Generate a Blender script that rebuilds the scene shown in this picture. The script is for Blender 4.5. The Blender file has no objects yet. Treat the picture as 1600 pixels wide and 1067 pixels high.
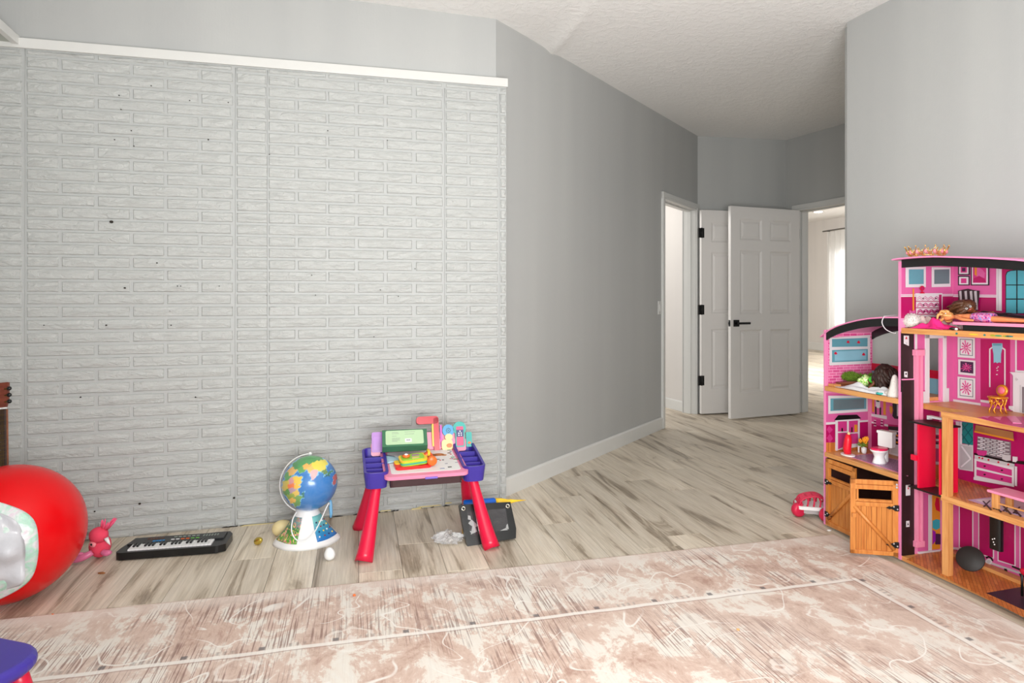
import bpy, bmesh, math, random
from mathutils import Vector, Matrix
random.seed(7)
R = math.radians
SC = bpy.context.scene
COL = SC.collection

# ------------------------------------------------------------------ camera, sky, light, exposure
H = 1.13
cd = bpy.data.cameras.new('camera'); cam = bpy.data.objects.new('camera', cd); COL.objects.link(cam)
cam.location = (0, 0, H); cam.rotation_euler = (R(90), 0, 0)
cd.sensor_width = 36; cd.lens = 22.5; cd.shift_y = -0.0397; cd.clip_start = .05
SC.camera = cam
SC.view_settings.view_transform = 'Standard'; SC.view_settings.look = 'None'
SC.view_settings.gamma = 1; SC.view_settings.use_curve_mapping = False
SC.view_settings.exposure = 0.0
w = bpy.data.worlds.new('daylight'); SC.world = w; w.use_nodes = True
bg = w.node_tree.nodes['Background']; bg.inputs[0].default_value = (.96, .98, 1, 1); bg.inputs[1].default_value = 1.25

def area(name, loc, target, sx, sy, power, col=(1, 1, 1)):
    l = bpy.data.lights.new(name, 'AREA'); l.shape = 'RECTANGLE'; l.size = sx; l.size_y = sy
    l.energy = power; l.color = col
    o = bpy.data.objects.new(name, l); COL.objects.link(o); o.location = loc
    o.rotation_euler = (Vector(target) - Vector(loc)).to_track_quat('-Z', 'Y').to_euler()
    return o
area('flash_bounce', (-.3, -.3, 2.45), (-.1, 4.0, .9), 1.8, .7, 3, (1, 1, .98))
area('ceiling_fill', (.4, .2, 1.0), (.6, 2.6, 2.75), 1.6, 1.2, 124, (.99, 1, .985))
area('far_room_fill', (4.7, 9.6, 2.6), (5.6, 11.5, 0), 2.0, 2.0, 240, (1, .98, .96))  # unseen panel added to brighten the far room
area('window_daylight', (8.0, 13.1, 1.45), (6.5, 12.8, 1.4), 2.0, 1.6, 60, (1, 1, 1))
area('side_room_fill', (.2, 7.0, 2.3), (1.6, 6.8, 1.0), .8, .8, 26, (1, .96, .92))  # added light, no visible source, brightens the side room wall

# ------------------------------------------------------------------ materials
def lin(c):
    return tuple(((v/255)/12.92 if v/255 <= .04045 else (((v/255)+.055)/1.055)**2.4) for v in c)
class NT:
    def __init__(s, name, rough=.5, spec=.5, metal=0, coat=0):
        s.m = bpy.data.materials.new(name); s.m.use_nodes = True; s.t = s.m.node_tree
        s.b = s.t.nodes['Principled BSDF']
        s.b.inputs['Roughness'].default_value = rough; s.b.inputs['Metallic'].default_value = metal
        s.b.inputs['Specular IOR Level'].default_value = spec; s.b.inputs['Coat Weight'].default_value = coat
    def n(s, t): return s.t.nodes.new(t)
    def put(s, sock, v):
        if isinstance(v, bpy.types.NodeSocket): s.t.links.new(v, sock)
        else:
            if hasattr(sock.default_value, '__len__') and isinstance(v, (tuple, list)):
                v = tuple(v) + ((1,) if len(sock.default_value) == 4 and len(v) == 3 else ())
            sock.default_value = v
    def coord(s, kind='Object'): return s.n('ShaderNodeTexCoord').outputs[kind]
    def math(s, op, a, b=0.0, c=0.0):
        x = s.n('ShaderNodeMath'); x.operation = op; s.put(x.inputs[0], a); s.put(x.inputs[1], b); s.put(x.inputs[2], c); return x.outputs[0]
    def map(s, v, scale=(1, 1, 1), loc=(0, 0, 0), rot=(0, 0, 0)):
        x = s.n('ShaderNodeMapping'); s.put(x.inputs[0], v); s.put(x.inputs[1], loc); x.inputs[2].default_value = rot; x.inputs[3].default_value = scale; return x.outputs[0]
    def noise(s, v, scale=5, detail=3, rough=.5, dist=0, w=None):
        x = s.n('ShaderNodeTexNoise'); s.put(x.inputs['Vector'], v); x.inputs['Scale'].default_value = scale
        x.inputs['Detail'].default_value = detail; x.inputs['Roughness'].default_value = rough; x.inputs['Distortion'].default_value = dist
        return x.outputs[0]
    def ramp(s, f, stops):
        x = s.n('ShaderNodeValToRGB'); s.put(x.inputs[0], f); e = x.color_ramp.elements
        while len(e) < len(stops): e.new(.5)
        for k, (p, c) in enumerate(stops):
            e[k].position = p; e[k].color = (*lin(c), 1) if not isinstance(c, float) else (c, c, c, 1)
        return x.outputs[0]
    def mix(s, f, a, b, mode='MIX'):
        x = s.n('ShaderNodeMix'); x.data_type = 'RGBA'; x.blend_type = mode
        s.put(x.inputs[0], f); s.put(x.inputs[6], a); s.put(x.inputs[7], b); return x.outputs[2]
    def sep(s, v):
        x = s.n('ShaderNodeSeparateXYZ'); s.put(x.inputs[0], v); return x.outputs
    def comb(s, a, b, c):
        x = s.n('ShaderNodeCombineXYZ'); s.put(x.inputs[0], a); s.put(x.inputs[1], b); s.put(x.inputs[2], c); return x.outputs[0]
    def rnd(s): return s.n('ShaderNodeObjectInfo').outputs['Random']
    def bump(s, h, strength=.3, dist=.01):
        x = s.n('ShaderNodeBump'); s.put(x.inputs['Height'], h); x.inputs['Strength'].default_value = strength
        x.inputs['Distance'].default_value = dist; s.t.links.new(x.outputs[0], s.b.inputs['Normal'])
    def color(s, c): s.put(s.b.inputs['Base Color'], c)
MATS = {}
def mat(name, col, rough=.45, metal=0, var=.06, bump=0, bscale=60, spec=.5, coat=0, emit=0, trans=0, alpha=1):
    """plain procedural material: colour with a slight noise variation and optional fine relief"""
    if name in MATS: return MATS[name]
    k = NT(name, rough, spec, metal, coat); c = lin(col)
    n = k.noise(k.coord(), 14, 3)
    lo = tuple(max(0, v*(1-var)) for v in c); hi = tuple(min(1, v*(1+var)) for v in c)
    k.color(k.mix(n, (*lo, 1), (*hi, 1)))
    if bump: k.bump(k.noise(k.coord(), bscale, 4), bump, .004)
    if emit:
        k.b.inputs['Emission Color'].default_value = (*c, 1); k.b.inputs['Emission Strength'].default_value = emit
    k.b.inputs['Transmission Weight'].default_value = trans; k.b.inputs['Alpha'].default_value = alpha
    MATS[name] = k.m; return k.m

def m_wall(name, col, rough=.5):
    k = NT(name, rough, .35); v = k.coord()
    n = k.noise(k.map(v, (2.6, 2.6, .16)), 1.6, 2)
    n2 = k.noise(v, 3, 4)
    c = lin(col)
    a = k.mix(n, tuple(x*.90 for x in c[:2]) + (c[2]*.92,), tuple(x*1.09 for x in c))  # tall colour streaks stand for light reflected off the glossy paint
    k.color(k.mix(k.math('MULTIPLY', n2, .25), a, tuple(x*1.05 for x in c)))
    k.bump(k.math('ADD', k.noise(v, 90, 3), k.noise(k.map(v, (30, 30, 3)), 3, 3)), .12, .003)
    MATS[name] = k.m; return k.m
def m_brick(name, mortar=False):
    k = NT(name, .5, .4); v = k.coord()
    off = k.math('MULTIPLY', k.rnd(), 37)
    x, y, z = k.sep(v)
    vv = k.comb(k.math('ADD', k.math('MULTIPLY', x, .35), off), y, z)
    big = k.noise(vv, 46, 5, .62, 1.2); fine = k.noise(vv, 170, 3)
    c = lin((187, 189, 187) if not mortar else (177, 179, 178))
    k.color(k.mix(k.noise(v, 2, 3), tuple(q*.95 for q in c), tuple(q*1.04 for q in c)))
    h = k.math('ADD', k.math('MULTIPLY', big, 1 if not mortar else .35), k.math('MULTIPLY', fine, .12))
    k.bump(h, .85 if not mortar else .35, .012)
    MATS[name] = k.m; return k.m
def plank_colour(k, v, off):
    x, y, z = k.sep(v)
    vv = k.comb(k.math('ADD', k.math('MULTIPLY', x, 1.0), k.math('MULTIPLY', off, 61)), k.math('ADD', k.math('MULTIPLY', y, 7.5), k.math('MULTIPLY', off, 17)), 0)
    n = k.noise(vv, 1.25, 7, .60, 1.1)
    v2 = k.comb(k.math('ADD', k.math('MULTIPLY', x, 1.5), k.math('MULTIPLY', off, 23)), k.math('MULTIPLY', y, 45), 0)
    f = k.noise(v2, 2.6, 5, .6, .3)
    a = k.ramp(n, [(.30, (104, 86, 68)), (.39, (164, 146, 124)), (.46, (218, 204, 184)), (.60, (236, 224, 206)), (.75, (242, 234, 220))])
    a = k.mix(k.math('MULTIPLY', k.math('GREATER_THAN', n, -1), .35), a, k.ramp(f, [(.3, (130, 116, 98)), (.7, (236, 226, 208))]))
    g = k.math('ADD', k.math('MULTIPLY', off, .26), .86)
    gg = k.comb(g, g, g)
    return k.mix(1.0, a, gg, 'MULTIPLY'), f
def m_plank():
    k = NT('weathered_oak_plank', .42, .4)
    c, f = plank_colour(k, k.coord(), k.rnd()); k.color(c); k.bump(f, .12, .002)
    return k.m
def m_floor_far():
    k = NT('floor_boards', .42, .4); v = k.coord()
    b = k.n('ShaderNodeTexBrick'); k.put(b.inputs['Vector'], v)
    b.inputs['Color1'].default_value = (0, 0, 0, 1); b.inputs['Color2'].default_value = (1, 1, 1, 1); b.inputs['Mortar'].default_value = (.3, .3, .3, 1)
    b.inputs['Scale'].default_value = 1; b.inputs['Brick Width'].default_value = 1.22; b.inputs['Row Height'].default_value = .18
    b.inputs['Mortar Size'].default_value = .0012
    r = k.sep(b.outputs['Color'])[0]
    c, f = plank_colour(k, v, r)
    k.color(k.mix(b.outputs['Fac'], c, (.08, .07, .06, 1))); return k.m
def m_rug():
    k = NT('distressed_rug', .95, .1); v = k.coord(); x, y, z = k.sep(v)
    n = k.noise(k.map(v, (1.5, 1.0, 1)), 5.2, 12, .76, .35)
    base = k.ramp(n, [(.36, (180, 149, 135)), (.45, (206, 180, 166)), (.505, (212, 188, 175)), (.535, (226, 217, 207)), (.70, (230, 226, 219))])
    big = k.noise(v, 1.1, 3, .5)
    base = k.mix(k.ramp(big, [(.42, 0.0), (.62, .35)]), base, (*lin((222, 213, 205)), 1))
    # worn weft threads
    st = k.noise(k.map(v, (170, 4.0, 1)), 1, 2, .5)
    patch = k.noise(v, 2.1, 4, .6, .5)
    fac = k.math('MULTIPLY', k.ramp(st, [(.52, 0.0), (.58, 1.0)]), k.ramp(patch, [(.46, .05), (.56, .75)]))
    base = k.mix(fac, base, (*lin((140, 112, 104)), 1))
    # cream scrolling vines and rosettes
    vn = k.noise(v, 2.3, 1, .4, 2.2)
    line = k.ramp(k.math('ABSOLUTE', k.math('SUBTRACT', vn, .5)), [(.004, 1.0), (.011, 0.0)])
    line = k.math('MULTIPLY', line, k.ramp(k.noise(v, 3.1, 2), [(.45, 0.0), (.52, .85)]))
    base = k.mix(line, base, (*lin((236, 231, 225)), 1))
    vo = k.n('ShaderNodeTexVoronoi'); k.put(vo.inputs['Vector'], k.map(v, (1, 1, 0))); vo.inputs['Scale'].default_value = 2.4; vo.inputs['Randomness'].default_value = .55
    d = k.math('ADD', vo.outputs['Distance'], k.math('MULTIPLY', k.noise(v, 26, 2), .10))
    ring = k.math('PINGPONG', d, .075)
    rose = k.math('MULTIPLY', k.ramp(ring, [(.055, 0.0), (.068, .55)]), k.ramp(d, [(.22, 1.0), (.27, 0.0)]))
    base = k.mix(rose, base, (*lin((236, 231, 225)), 1))
    rim = k.math('MULTIPLY', k.ramp(k.math('ABSOLUTE', k.math('SUBTRACT', d, .25)), [(.008, .30), (.016, 0.0)]), k.ramp(patch, [(.45, 0.0), (.6, 1.0)]))
    base = k.mix(rim, base, (*lin((140, 122, 112)), 1))
    # border: a line .44 m in from the far edge and .28 m in from the right edge, with dark marks beside it
    wob = k.math('MULTIPLY', k.math('SUBTRACT', k.noise(v, 6, 3), .5), .016)
    def border(p, q, p0, q0):
        dd = k.math('SUBTRACT', k.math('ADD', p, wob), p0)
        on = k.math('GREATER_THAN', q, q0 - .01)
        a = k.ramp(k.math('ABSOLUTE', dd), [(.009, 1.0), (.012, 0.0)])
        e = k.ramp(k.math('ABSOLUTE', k.math('SUBTRACT', dd, .013)), [(.002, 1.0), (.004, 0.0)])
        row = k.ramp(k.math('ABSOLUTE', k.math('ADD', dd, .022)), [(.008, 1.0), (.011, 0.0)])
        ph = k.math('PINGPONG', q, .115)
        dot = k.math('MULTIPLY', row, k.ramp(ph, [(.008, 1.0), (.011, 0.0)]))
        fine = k.math('MULTIPLY', row, k.math('MULTIPLY', k.ramp(k.math('PINGPONG', q, .011), [(.003, 1.0), (.005, 0.0)]), k.ramp(ph, [(.075, 0.0), (.08, .6)])))
        return [k.math('MULTIPLY', t, on) for t in (a, e, dot, fine)]
    for a, e, dot, fine in (border(y, x, .445, .28), border(x, y, .28, .445)):
        base = k.mix(k.math('MULTIPLY', a, .8), base, (*lin((236, 231, 225)), 1))
        base = k.mix(k.math('MULTIPLY', e, .7), base, (*lin((150, 120, 108)), 1))
        base = k.mix(k.math('MULTIPLY', dot, .8), base, (*lin((105, 102, 104)), 1))
        base = k.mix(k.math('MULTIPLY', fine, .8), base, (*lin((120, 112, 110)), 1))
    edge = k.math('MINIMUM', x, y)
    base = k.mix(k.ramp(edge, [(.05, .55), (.11, 0.0)]), base, (*lin((226, 213, 204)), 1))
    base = k.mix(k.ramp(edge, [(.006, .8), (.008, 0.0)]), base, (*lin((196, 166, 152)), 1))
    k.color(base)
    k.bump(k.math('ADD', k.noise(k.map(v, (260, 90, 1)), 1, 2), k.math('MULTIPLY', n, .8)), .25, .003)
    return k.m
def m_wood(name, a, b, sc=(3, 40, 40), rough=.4, spec=.5):
    if name in MATS: return MATS[name]
    k = NT(name, rough, spec)
    n = k.noise(k.map(k.coord(), sc, loc=(1.3, 2.1, .4)), 1.3, 5, .6, .6)
    k.color(k.ramp(n, [(.3, a), (.66, b)])); MATS[name] = k.m; return k.m

GRAY = m_wall('gray_wall_paint', (179, 180, 178))
PALE = m_wall('pale_room_paint', (214, 210, 205))
BRICK = m_brick('white_painted_brick'); MORTAR = m_brick('white_painted_mortar', True)
TRIM = mat('white_gloss_trim', (214, 214, 211), .32, var=.02)
DOORW = mat('white_door_paint', (224, 221, 218), .35, var=.02)
BLACK = mat('black_metal', (22, 22, 23), .4, .3)

# ------------------------------------------------------------------ mesh builder
class MB:
    def __init__(s): s.v = []; s.f = []; s.mi = []; s.sm = []; s.mats = []; s.M = Matrix()
    def mid(s, m):
        if m not in s.mats: s.mats.append(m)
        return s.mats.index(m)
    def add(s, vs, fs, m, smooth=False):
        o = len(s.v); s.v += [tuple(s.M @ Vector(p)) for p in vs]
        i = s.mid(m)
        for f in fs: s.f.append([o + q for q in f]); s.mi.append(i); s.sm.append(smooth)
        return s
    def box(s, a, b, m, c=0):
        x0, y0, z0 = [min(a[i], b[i]) for i in range(3)]; x1, y1, z1 = [max(a[i], b[i]) for i in range(3)]
        if c:
            c = min(c, (x1-x0)*.45, (y1-y0)*.45, (z1-z0)*.45)
            bm = bmesh.new(); bmesh.ops.create_cube(bm, size=1)
            for v in bm.verts: v.co = ((x0 if v.co.x < 0 else x1), (y0 if v.co.y < 0 else y1), (z0 if v.co.z < 0 else z1))
            bmesh.ops.bevel(bm, geom=bm.edges[:], offset=c, segments=2, profile=.6, affect='EDGES')
            bm.verts.index_update()
            s.add([v.co[:] for v in bm.verts], [[v.index for v in f.verts] for f in bm.faces], m, False); bm.free(); return s
        vs = [(x0, y0, z0), (x1, y0, z0), (x1, y1, z0), (x0, y1, z0), (x0, y0, z1), (x1, y0, z1), (x1, y1, z1), (x0, y1, z1)]
        return s.add(vs, [(0, 3, 2, 1), (4, 5, 6, 7), (0, 1, 5, 4), (1, 2, 6, 5), (2, 3, 7, 6), (3, 0, 4, 7)], m)
    def prism(s, pts, d0, d1, m, axis='z', smooth=False):
        """extrude the outline pts (2D) between d0 and d1 along an axis"""
        n = len(pts)
        P = {'z': lambda p, d: (p[0], p[1], d), 'y': lambda p, d: (p[0], d, p[1]), 'x': lambda p, d: (d, p[0], p[1])}[axis]
        vs = [P(p, d0) for p in pts] + [P(p, d1) for p in pts]
        s.add(vs, [list(range(n)), list(range(2*n-1, n-1, -1))], m)
        return s.add(vs, [(i, i+n, (i+1) % n + n, (i+1) % n) for i in range(n)], m, smooth)
    def lathe(s, prof, m, seg=24, c=(0, 0, 0), smooth=True, sx=1, sy=1):
        vs = []; fs = []
        for r, z in prof:
            for k in range(seg):
                a = 2*math.pi*k/seg; vs.append((c[0]+r*sx*math.cos(a), c[1]+r*sy*math.sin(a), c[2]+z))
        for j in range(len(prof)-1):
            for k in range(seg):
                fs.append((j*seg+k, j*seg+(k+1) % seg, (j+1)*seg+(k+1) % seg, (j+1)*seg+k))
        fs.append(list(range(seg-1, -1, -1))); fs.append([(len(prof)-1)*seg+k for k in range(seg)])
        return s.add(vs, fs, m, smooth)
    def ball(s, c, r, m, seg=16, rings=10, noise=0, smooth=True):
        if not hasattr(r, '__len__'): r = (r, r, r)
        vs = [(c[0], c[1], c[2]-r[2])]; fs = []
        for j in range(1, rings):
            t = math.pi*j/rings
            for k in range(seg):
                a = 2*math.pi*k/seg; q = 1+random.uniform(-noise, noise)
                vs.append((c[0]+q*r[0]*math.sin(t)*math.cos(a), c[1]+q*r[1]*math.sin(t)*math.sin(a), c[2]-q*r[2]*math.cos(t)))
        vs.append((c[0], c[1], c[2]+r[2])); L = len(vs)-1
        for k in range(seg):
            fs.append((0, 1+(k+1) % seg, 1+k)); fs.append((L, L-seg+k, L-seg+(k+1) % seg))
            for j in range(rings-2):
                a = 1+j*seg; fs.append((a+k, a+(k+1) % seg, a+seg+(k+1) % seg, a+seg+k))
        return s.add(vs, fs, m, smooth)
    def tube(s, pts, r, m, seg=8, smooth=True, closed=False, flat=1.0):
        pts = [Vector(p) for p in pts]; n = len(pts)
        rr = r if hasattr(r, '__len__') else [r]*n
        vs = []; fs = []; up = Vector((0, 0, 1)); prev = None
        for i, p in enumerate(pts):
            t = (pts[(i+1) % n] - pts[i-1]) if closed else (pts[min(i+1, n-1)] - pts[max(i-1, 0)])
            t.normalize()
            if prev is None:
                a = t.cross(up)
                if a.length < .1: a = t.cross(Vector((1, 0, 0)))
            else: a = prev - t*prev.dot(t)
            a.normalize(); prev = a; b = t.cross(a)
            for k in range(seg):
                an = 2*math.pi*k/seg; vs.append(p + a*math.cos(an)*rr[i] + b*math.sin(an)*rr[i]*flat)
        for i in range(n if closed else n-1):
            j = (i+1) % n
            for k in range(seg): fs.append((i*seg+k, i*seg+(k+1) % seg, j*seg+(k+1) % seg, j*seg+k))
        if not closed: fs += [list(range(seg-1, -1, -1)), [(n-1)*seg+k for k in range(seg)]]
        return s.add(vs, fs, m, smooth)
    def grid(s, fn, nu, nv, m, smooth=True, thick=0):
        vs = [fn(i/nu, j/nv) for i in range(nu+1) for j in range(nv+1)]
        fs = [(i*(nv+1)+j, (i+1)*(nv+1)+j, (i+1)*(nv+1)+j+1, i*(nv+1)+j+1) for i in range(nu) for j in range(nv)]
        return s.add(vs, fs, m, smooth)
    def mesh(s, name):
        me = bpy.data.meshes.new(name); me.from_pydata(s.v, [], s.f)
        for m in s.mats: me.materials.append(m)
        me.polygons.foreach_set('material_index', s.mi); me.polygons.foreach_set('use_smooth', s.sm)
        bm = bmesh.new(); bm.from_mesh(me); bmesh.ops.recalc_face_normals(bm, faces=bm.faces); bm.to_mesh(me); bm.free()
        me.update(); return me
    def build(s, name, parent=None, bevel=0, sub=0, solid=0, **k):
        o = bpy.data.objects.new(name, s.mesh(name)); COL.objects.link(o)
        if parent: o.parent = parent
        for a, b in k.items(): o[{'cat': 'category'}.get(a, a)] = b
        if solid: q = o.modifiers.new('t', 'SOLIDIFY'); q.thickness = solid; q.offset = 0
        if sub: q = o.modifiers.new('s', 'SUBSURF'); q.levels = q.render_levels = sub
        if bevel: q = o.modifiers.new('b', 'BEVEL'); q.width = bevel; q.segments = 2; q.limit_method = 'ANGLE'
        return o
def empty(name, loc, rz=0, rot=None, **k):
    o = bpy.data.objects.new(name, None); COL.objects.link(o); o.location = loc
    o.rotation_euler = rot if rot else (0, 0, rz); o.empty_display_size = .05
    for a, b in k.items(): o[{'cat': 'category'}.get(a, a)] = b
    return o
def box(name, a, b, m, parent=None, c=0, **k): return MB().box(a, b, m, c).build(name, parent, **k)
def skin(name, parent, J, E, m, sub=2, root=0, **k):
    """one continuous skinned surface from joints (pos, radius) and edges"""
    me = bpy.data.meshes.new(name); me.from_pydata([j[0] for j in J], E, []); me.materials.append(m)
    o = bpy.data.objects.new(name, me); COL.objects.link(o)
    if parent: o.parent = parent
    q = o.modifiers.new('skin', 'SKIN'); q.use_smooth_shade = True
    for i, j in enumerate(J):
        r = j[1]; me.skin_vertices[0].data[i].radius = (r, r) if not hasattr(r, '__len__') else r
        me.skin_vertices[0].data[i].use_root = (i == root)
    q = o.modifiers.new('s', 'SUBSURF'); q.levels = q.render_levels = sub
    for a, b in k.items(): o[a] = b
    return o
def ang(d): return math.atan2(d[1], d[0])

# ------------------------------------------------------------------ setting
FT = 3.343
P_BR = Vector((-.033, 3.633))            # right end of the brick face
dBR = Vector((.9542, .2991)); nBR = Vector((.2991, -.9542))
def ceil_z(y): return 2.73 + .021*(y - 3.62)
TOP = 3.06
# floor
pd = Vector((-.233, .972)).normalized(); prz = ang(pd)
fl = MB().box((-6, -15, -.05), (21, 6, -.003), m_floor_far()).build('floor', None, kind='structure')
fl.rotation_euler = (0, 0, prz)
PLm = m_plank(); PW = .18; PL = 1.22
pm = MB().box((0, .0008, -.012), (PL-.0015, PW-.0008, 0), PLm, .0012).mesh('plank')
ppt = Vector((-pd.y, pd.x))
rug0 = Vector((1.549, 3.079)); rx = Vector((-.971, -.238)); ry = Vector((.238, -.971))
cnt = 0
for r in range(-30, 22):
    off = random.Random(r*7+3).uniform(0, PL) if r % 2 else random.Random(r*5+1).uniform(0, PL)
    for c in range(-2, 9):
        x = c*PL + off; y = r*PW
        pts = []
        for i in range(7):
            for j in (0.08, .5, .92):
                pts.append(pd*(x+PL*i/6) + ppt*(y+PW*j))
        vis = False
        for p in pts:
            if p.y < 1.9 or p.y > 7.6: continue
            px = 800+1000*p.x/p.y; py = 470+1130/p.y
            q = p - rug0; a = q.dot(rx); b = q.dot(ry)
            if a > .02 and b > .02: continue
            if not (-30 < px < 1330 and py < 1080): continue
            if px < 780 and p.y > 3.66 - (-.033-p.x)/3.19: continue
            if p.x < -.09+.698*(p.y-3.636) - .25 and p.y > 3.6 and p.y < 6.1: continue
            if p.x > 1.95 and p.y < 3.7: continue
            vis = True; break
        if not vis or cnt >= 300: continue
        o = bpy.data.objects.new('plank', pm); COL.objects.link(o); o.parent = fl; o.location = (x, y, 0); cnt += 1
print('planks', cnt)

# ceiling
k = NT('textured_ceiling_paint', .9, .2); v = k.coord()
n = k.noise(v, 22, 5, .6, .6); c_ = lin((236, 235, 233))
k.color((*c_, 1)); k.bump(k.ramp(n, [(.45, 0.0), (.6, 1.0)]), .32, .006); CEIL = k.m
mb = MB()
def cz(x, y):
    z = ceil_z(y)
    # sagging plasterboard joint near the brick wall corner
    d = (x - .26) * .972 + (y - 4.12) * .235
    L = math.hypot(x-.31, y-3.93)
    return z - .030*math.exp(-abs(d)/.035)*math.exp(-(L/.42)**2)
mb.grid(lambda a, b: (-.9+3*a, 2.3+3*b, cz(-.9+3*a, 2.3+3*b)), 120, 120, CEIL)
for (x0, y0, x1, y1) in ((-5, -3.2, 14, 2.3), (-5, 5.3, 14, 18), (-5, 2.3, -.9, 5.3), (2.1, 2.3, 14, 5.3)):
    mb.add([(x0, y0, ceil_z(y0)), (x1, y0, ceil_z(y0)), (x1, y1, ceil_z(y1)), (x0, y1, ceil_z(y1))], [(0, 1, 2, 3)], CEIL)
mb.box((-5, -3.2, TOP+.02), (14, 18, TOP+.08), CEIL)
mb.build('ceiling', None, kind='structure')

def wall(name, p0, d, boxes, m=GRAY, th=.12):
    """wall frame: x along the wall, y into the wall, z up"""
    mb = MB()
    for (x0, z0, x1, z1) in boxes: mb.box((x0, 0, z0), (x1, th, z1), m)
    o = mb.build(name, None, kind='structure'); o.location = (p0[0], p0[1], 0); o.rotation_euler = (0, 0, ang(d)); return o
def baseboard(name, p0, d, spans, h=.105, t=.014, m=TRIM):
    mb = MB()
    for x0, x1 in spans:
        mb.prism([(0, 0), (-t, 0), (-t, h-.012), (-t*.45, h), (0, h)], x0, x1, m, 'x')
    o = mb.build(name, None, kind='structure'); o.location = (p0[0], p0[1], 0); o.rotation_euler = (0, 0, ang(d)); return o

# brick wall, local x to the right, from far left to its right end
BL = 3.35
bo = P_BR - dBR*BL
def zwarp(L, z): return z - .0452*max(0, z-1.13)*L/2.407 if z > 1.13 else z
mb = MB()
mb.add([(0, 0, 0), (BL, 0, 0), (BL, 0, 2.36), (0, 0, zwarp(BL, 2.36)), (0, .05, 0), (BL, .05, 0), (BL, .05, 2.36), (0, .05, zwarp(BL, 2.36))],
       [(0, 1, 2, 3), (4, 7, 6, 5), (0, 4, 5, 1), (1, 5, 6, 2), (2, 6, 7, 3), (3, 7, 4, 0)], MORTAR)
for L in (2.309, 1.418, 1.268, .354, .04):      # caulked seams between the moulded panels
    x = BL-L
    mb.tube([(x+random.uniform(-.0015, .0015), -.0015, z) for z in [i*.1 for i in range(24)]], .0024, MORTAR, 6)
wb = mb.build('wall_back', None, kind='structure'); wb.location = (bo.x, bo.y, 0); wb.rotation_euler = (0, 0, ang(dBR))
def brick_mesh(w, h, seed):
    rn = random.Random(seed); nx = 4; nz = 2; vs = []; fs = []
    e = .0045
    for j in range(nz+1):
        for i in range(nx+1):
            ed = i in (0, nx) or j in (0, nz)
            y = -.0055 if ed else -.0085 + rn.uniform(-.0022, .0022)
            y += rn.uniform(-.0006, .0008)
            x = e + (w-2*e)*i/nx + (0 if i in (0, nx) else rn.uniform(-.12, .12)*w/nx); z = e + (h-2*e)*j/nz
            vs.append((x, y, z))
    for j in range(nz):
        for i in range(nx):
            a = j*(nx+1)+i; fs.append((a, a+1, a+nx+2, a+nx+1))
    o = len(vs); vs += [(0, .001, 0), (w, .001, 0), (w, .001, h), (0, .001, h)]
    c = [0, nx, (nx+1)*(nz+1)-1, (nx+1)*nz]
    fs.append([o, o+1] + list(range(nx, -1, -1))); fs.append([o+2, o+3] + [(nx+1)*nz+i for i in range(nx+1)])
    fs.append([o+1, o+2] + [j*(nx+1)+nx for j in range(nz, -1, -1)]); fs.append([o+3, o] + [j*(nx+1) for j in range(nz+1)])
    return vs, fs
PAT = {'A': [0, .14, .44, .745, .905], 'B': [0, .29, .59, .9]}
bricks = []
ROW = .06; joint = .011
for r in range(-1, 40):
    z = .028 + ROW*r + joint*.5; h = ROW - joint
    if z < 0: h -= (0-z); z = .001
    if h < .012: continue
    if z + h > 2.335: h = 2.335 - z
    if h < .012: continue
    kind = 'B' if r % 2 == 0 else 'A'
    segs = []
    for L0, wd in ((3.2, .89), (2.309, .891), (1.268, .914)):
        p = PAT[kind]; f = wd/.91
        for a, b in zip(p[:-1], p[1:]): segs.append((L0-a*f, L0-b*f))
    segs.append((1.418, 1.268))
    segs += [(.354, .22), (.22, .045)] if kind == 'A' else [(.354, .045)]
    segs.append((.036, 0))
    segs.append((3.35, 3.2))
    for (La, Lb) in segs:
        La = min(La, BL)
        if La-Lb < .02: continue
        g = .006 if La-Lb > .05 else .002
        bricks.append((La-g, Lb+g, z, h))
# the 300 that show largest stand as bricks of their own, the rest are joined
def shown(b):
    La, Lb, z, h = b
    p = P_BR - dBR*((La+Lb)/2); px = 800+1000*p.x/p.y
    if px < -20: return 0
    return (La-Lb)*h/(p.y**2)
bricks.sort(key=shown, reverse=True)
cache = {}; rest = MB()
for i, (La, Lb, z, h) in enumerate(bricks):
    L = (La+Lb)/2; zz = zwarp(La, z); sl = .0452*max(0, z-1.13)/2.407
    wd = La-Lb
    if i < 300:
        key = (round(wd, 2), round(h, 2), i % 5)
        if key not in cache:
            b = MB(); b.add(*brick_mesh(wd, h, int(wd*1000)*7+i), BRICK)
            cache[key] = b.mesh('brick')
        o = bpy.data.objects.new('brick', cache[key]); COL.objects.link(o); o.parent = wb
        o.location = (BL-La, 0, zz); o.rotation_euler = (0, -sl, 0)
    else:
        rest.M = Matrix.Translation((BL-La, 0, zz)) @ Matrix.Rotation(-sl, 4, 'Y')
        rest.add(*brick_mesh(wd, h, i), BRICK)
rest.build('bricks', wb, kind='stuff')
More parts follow.
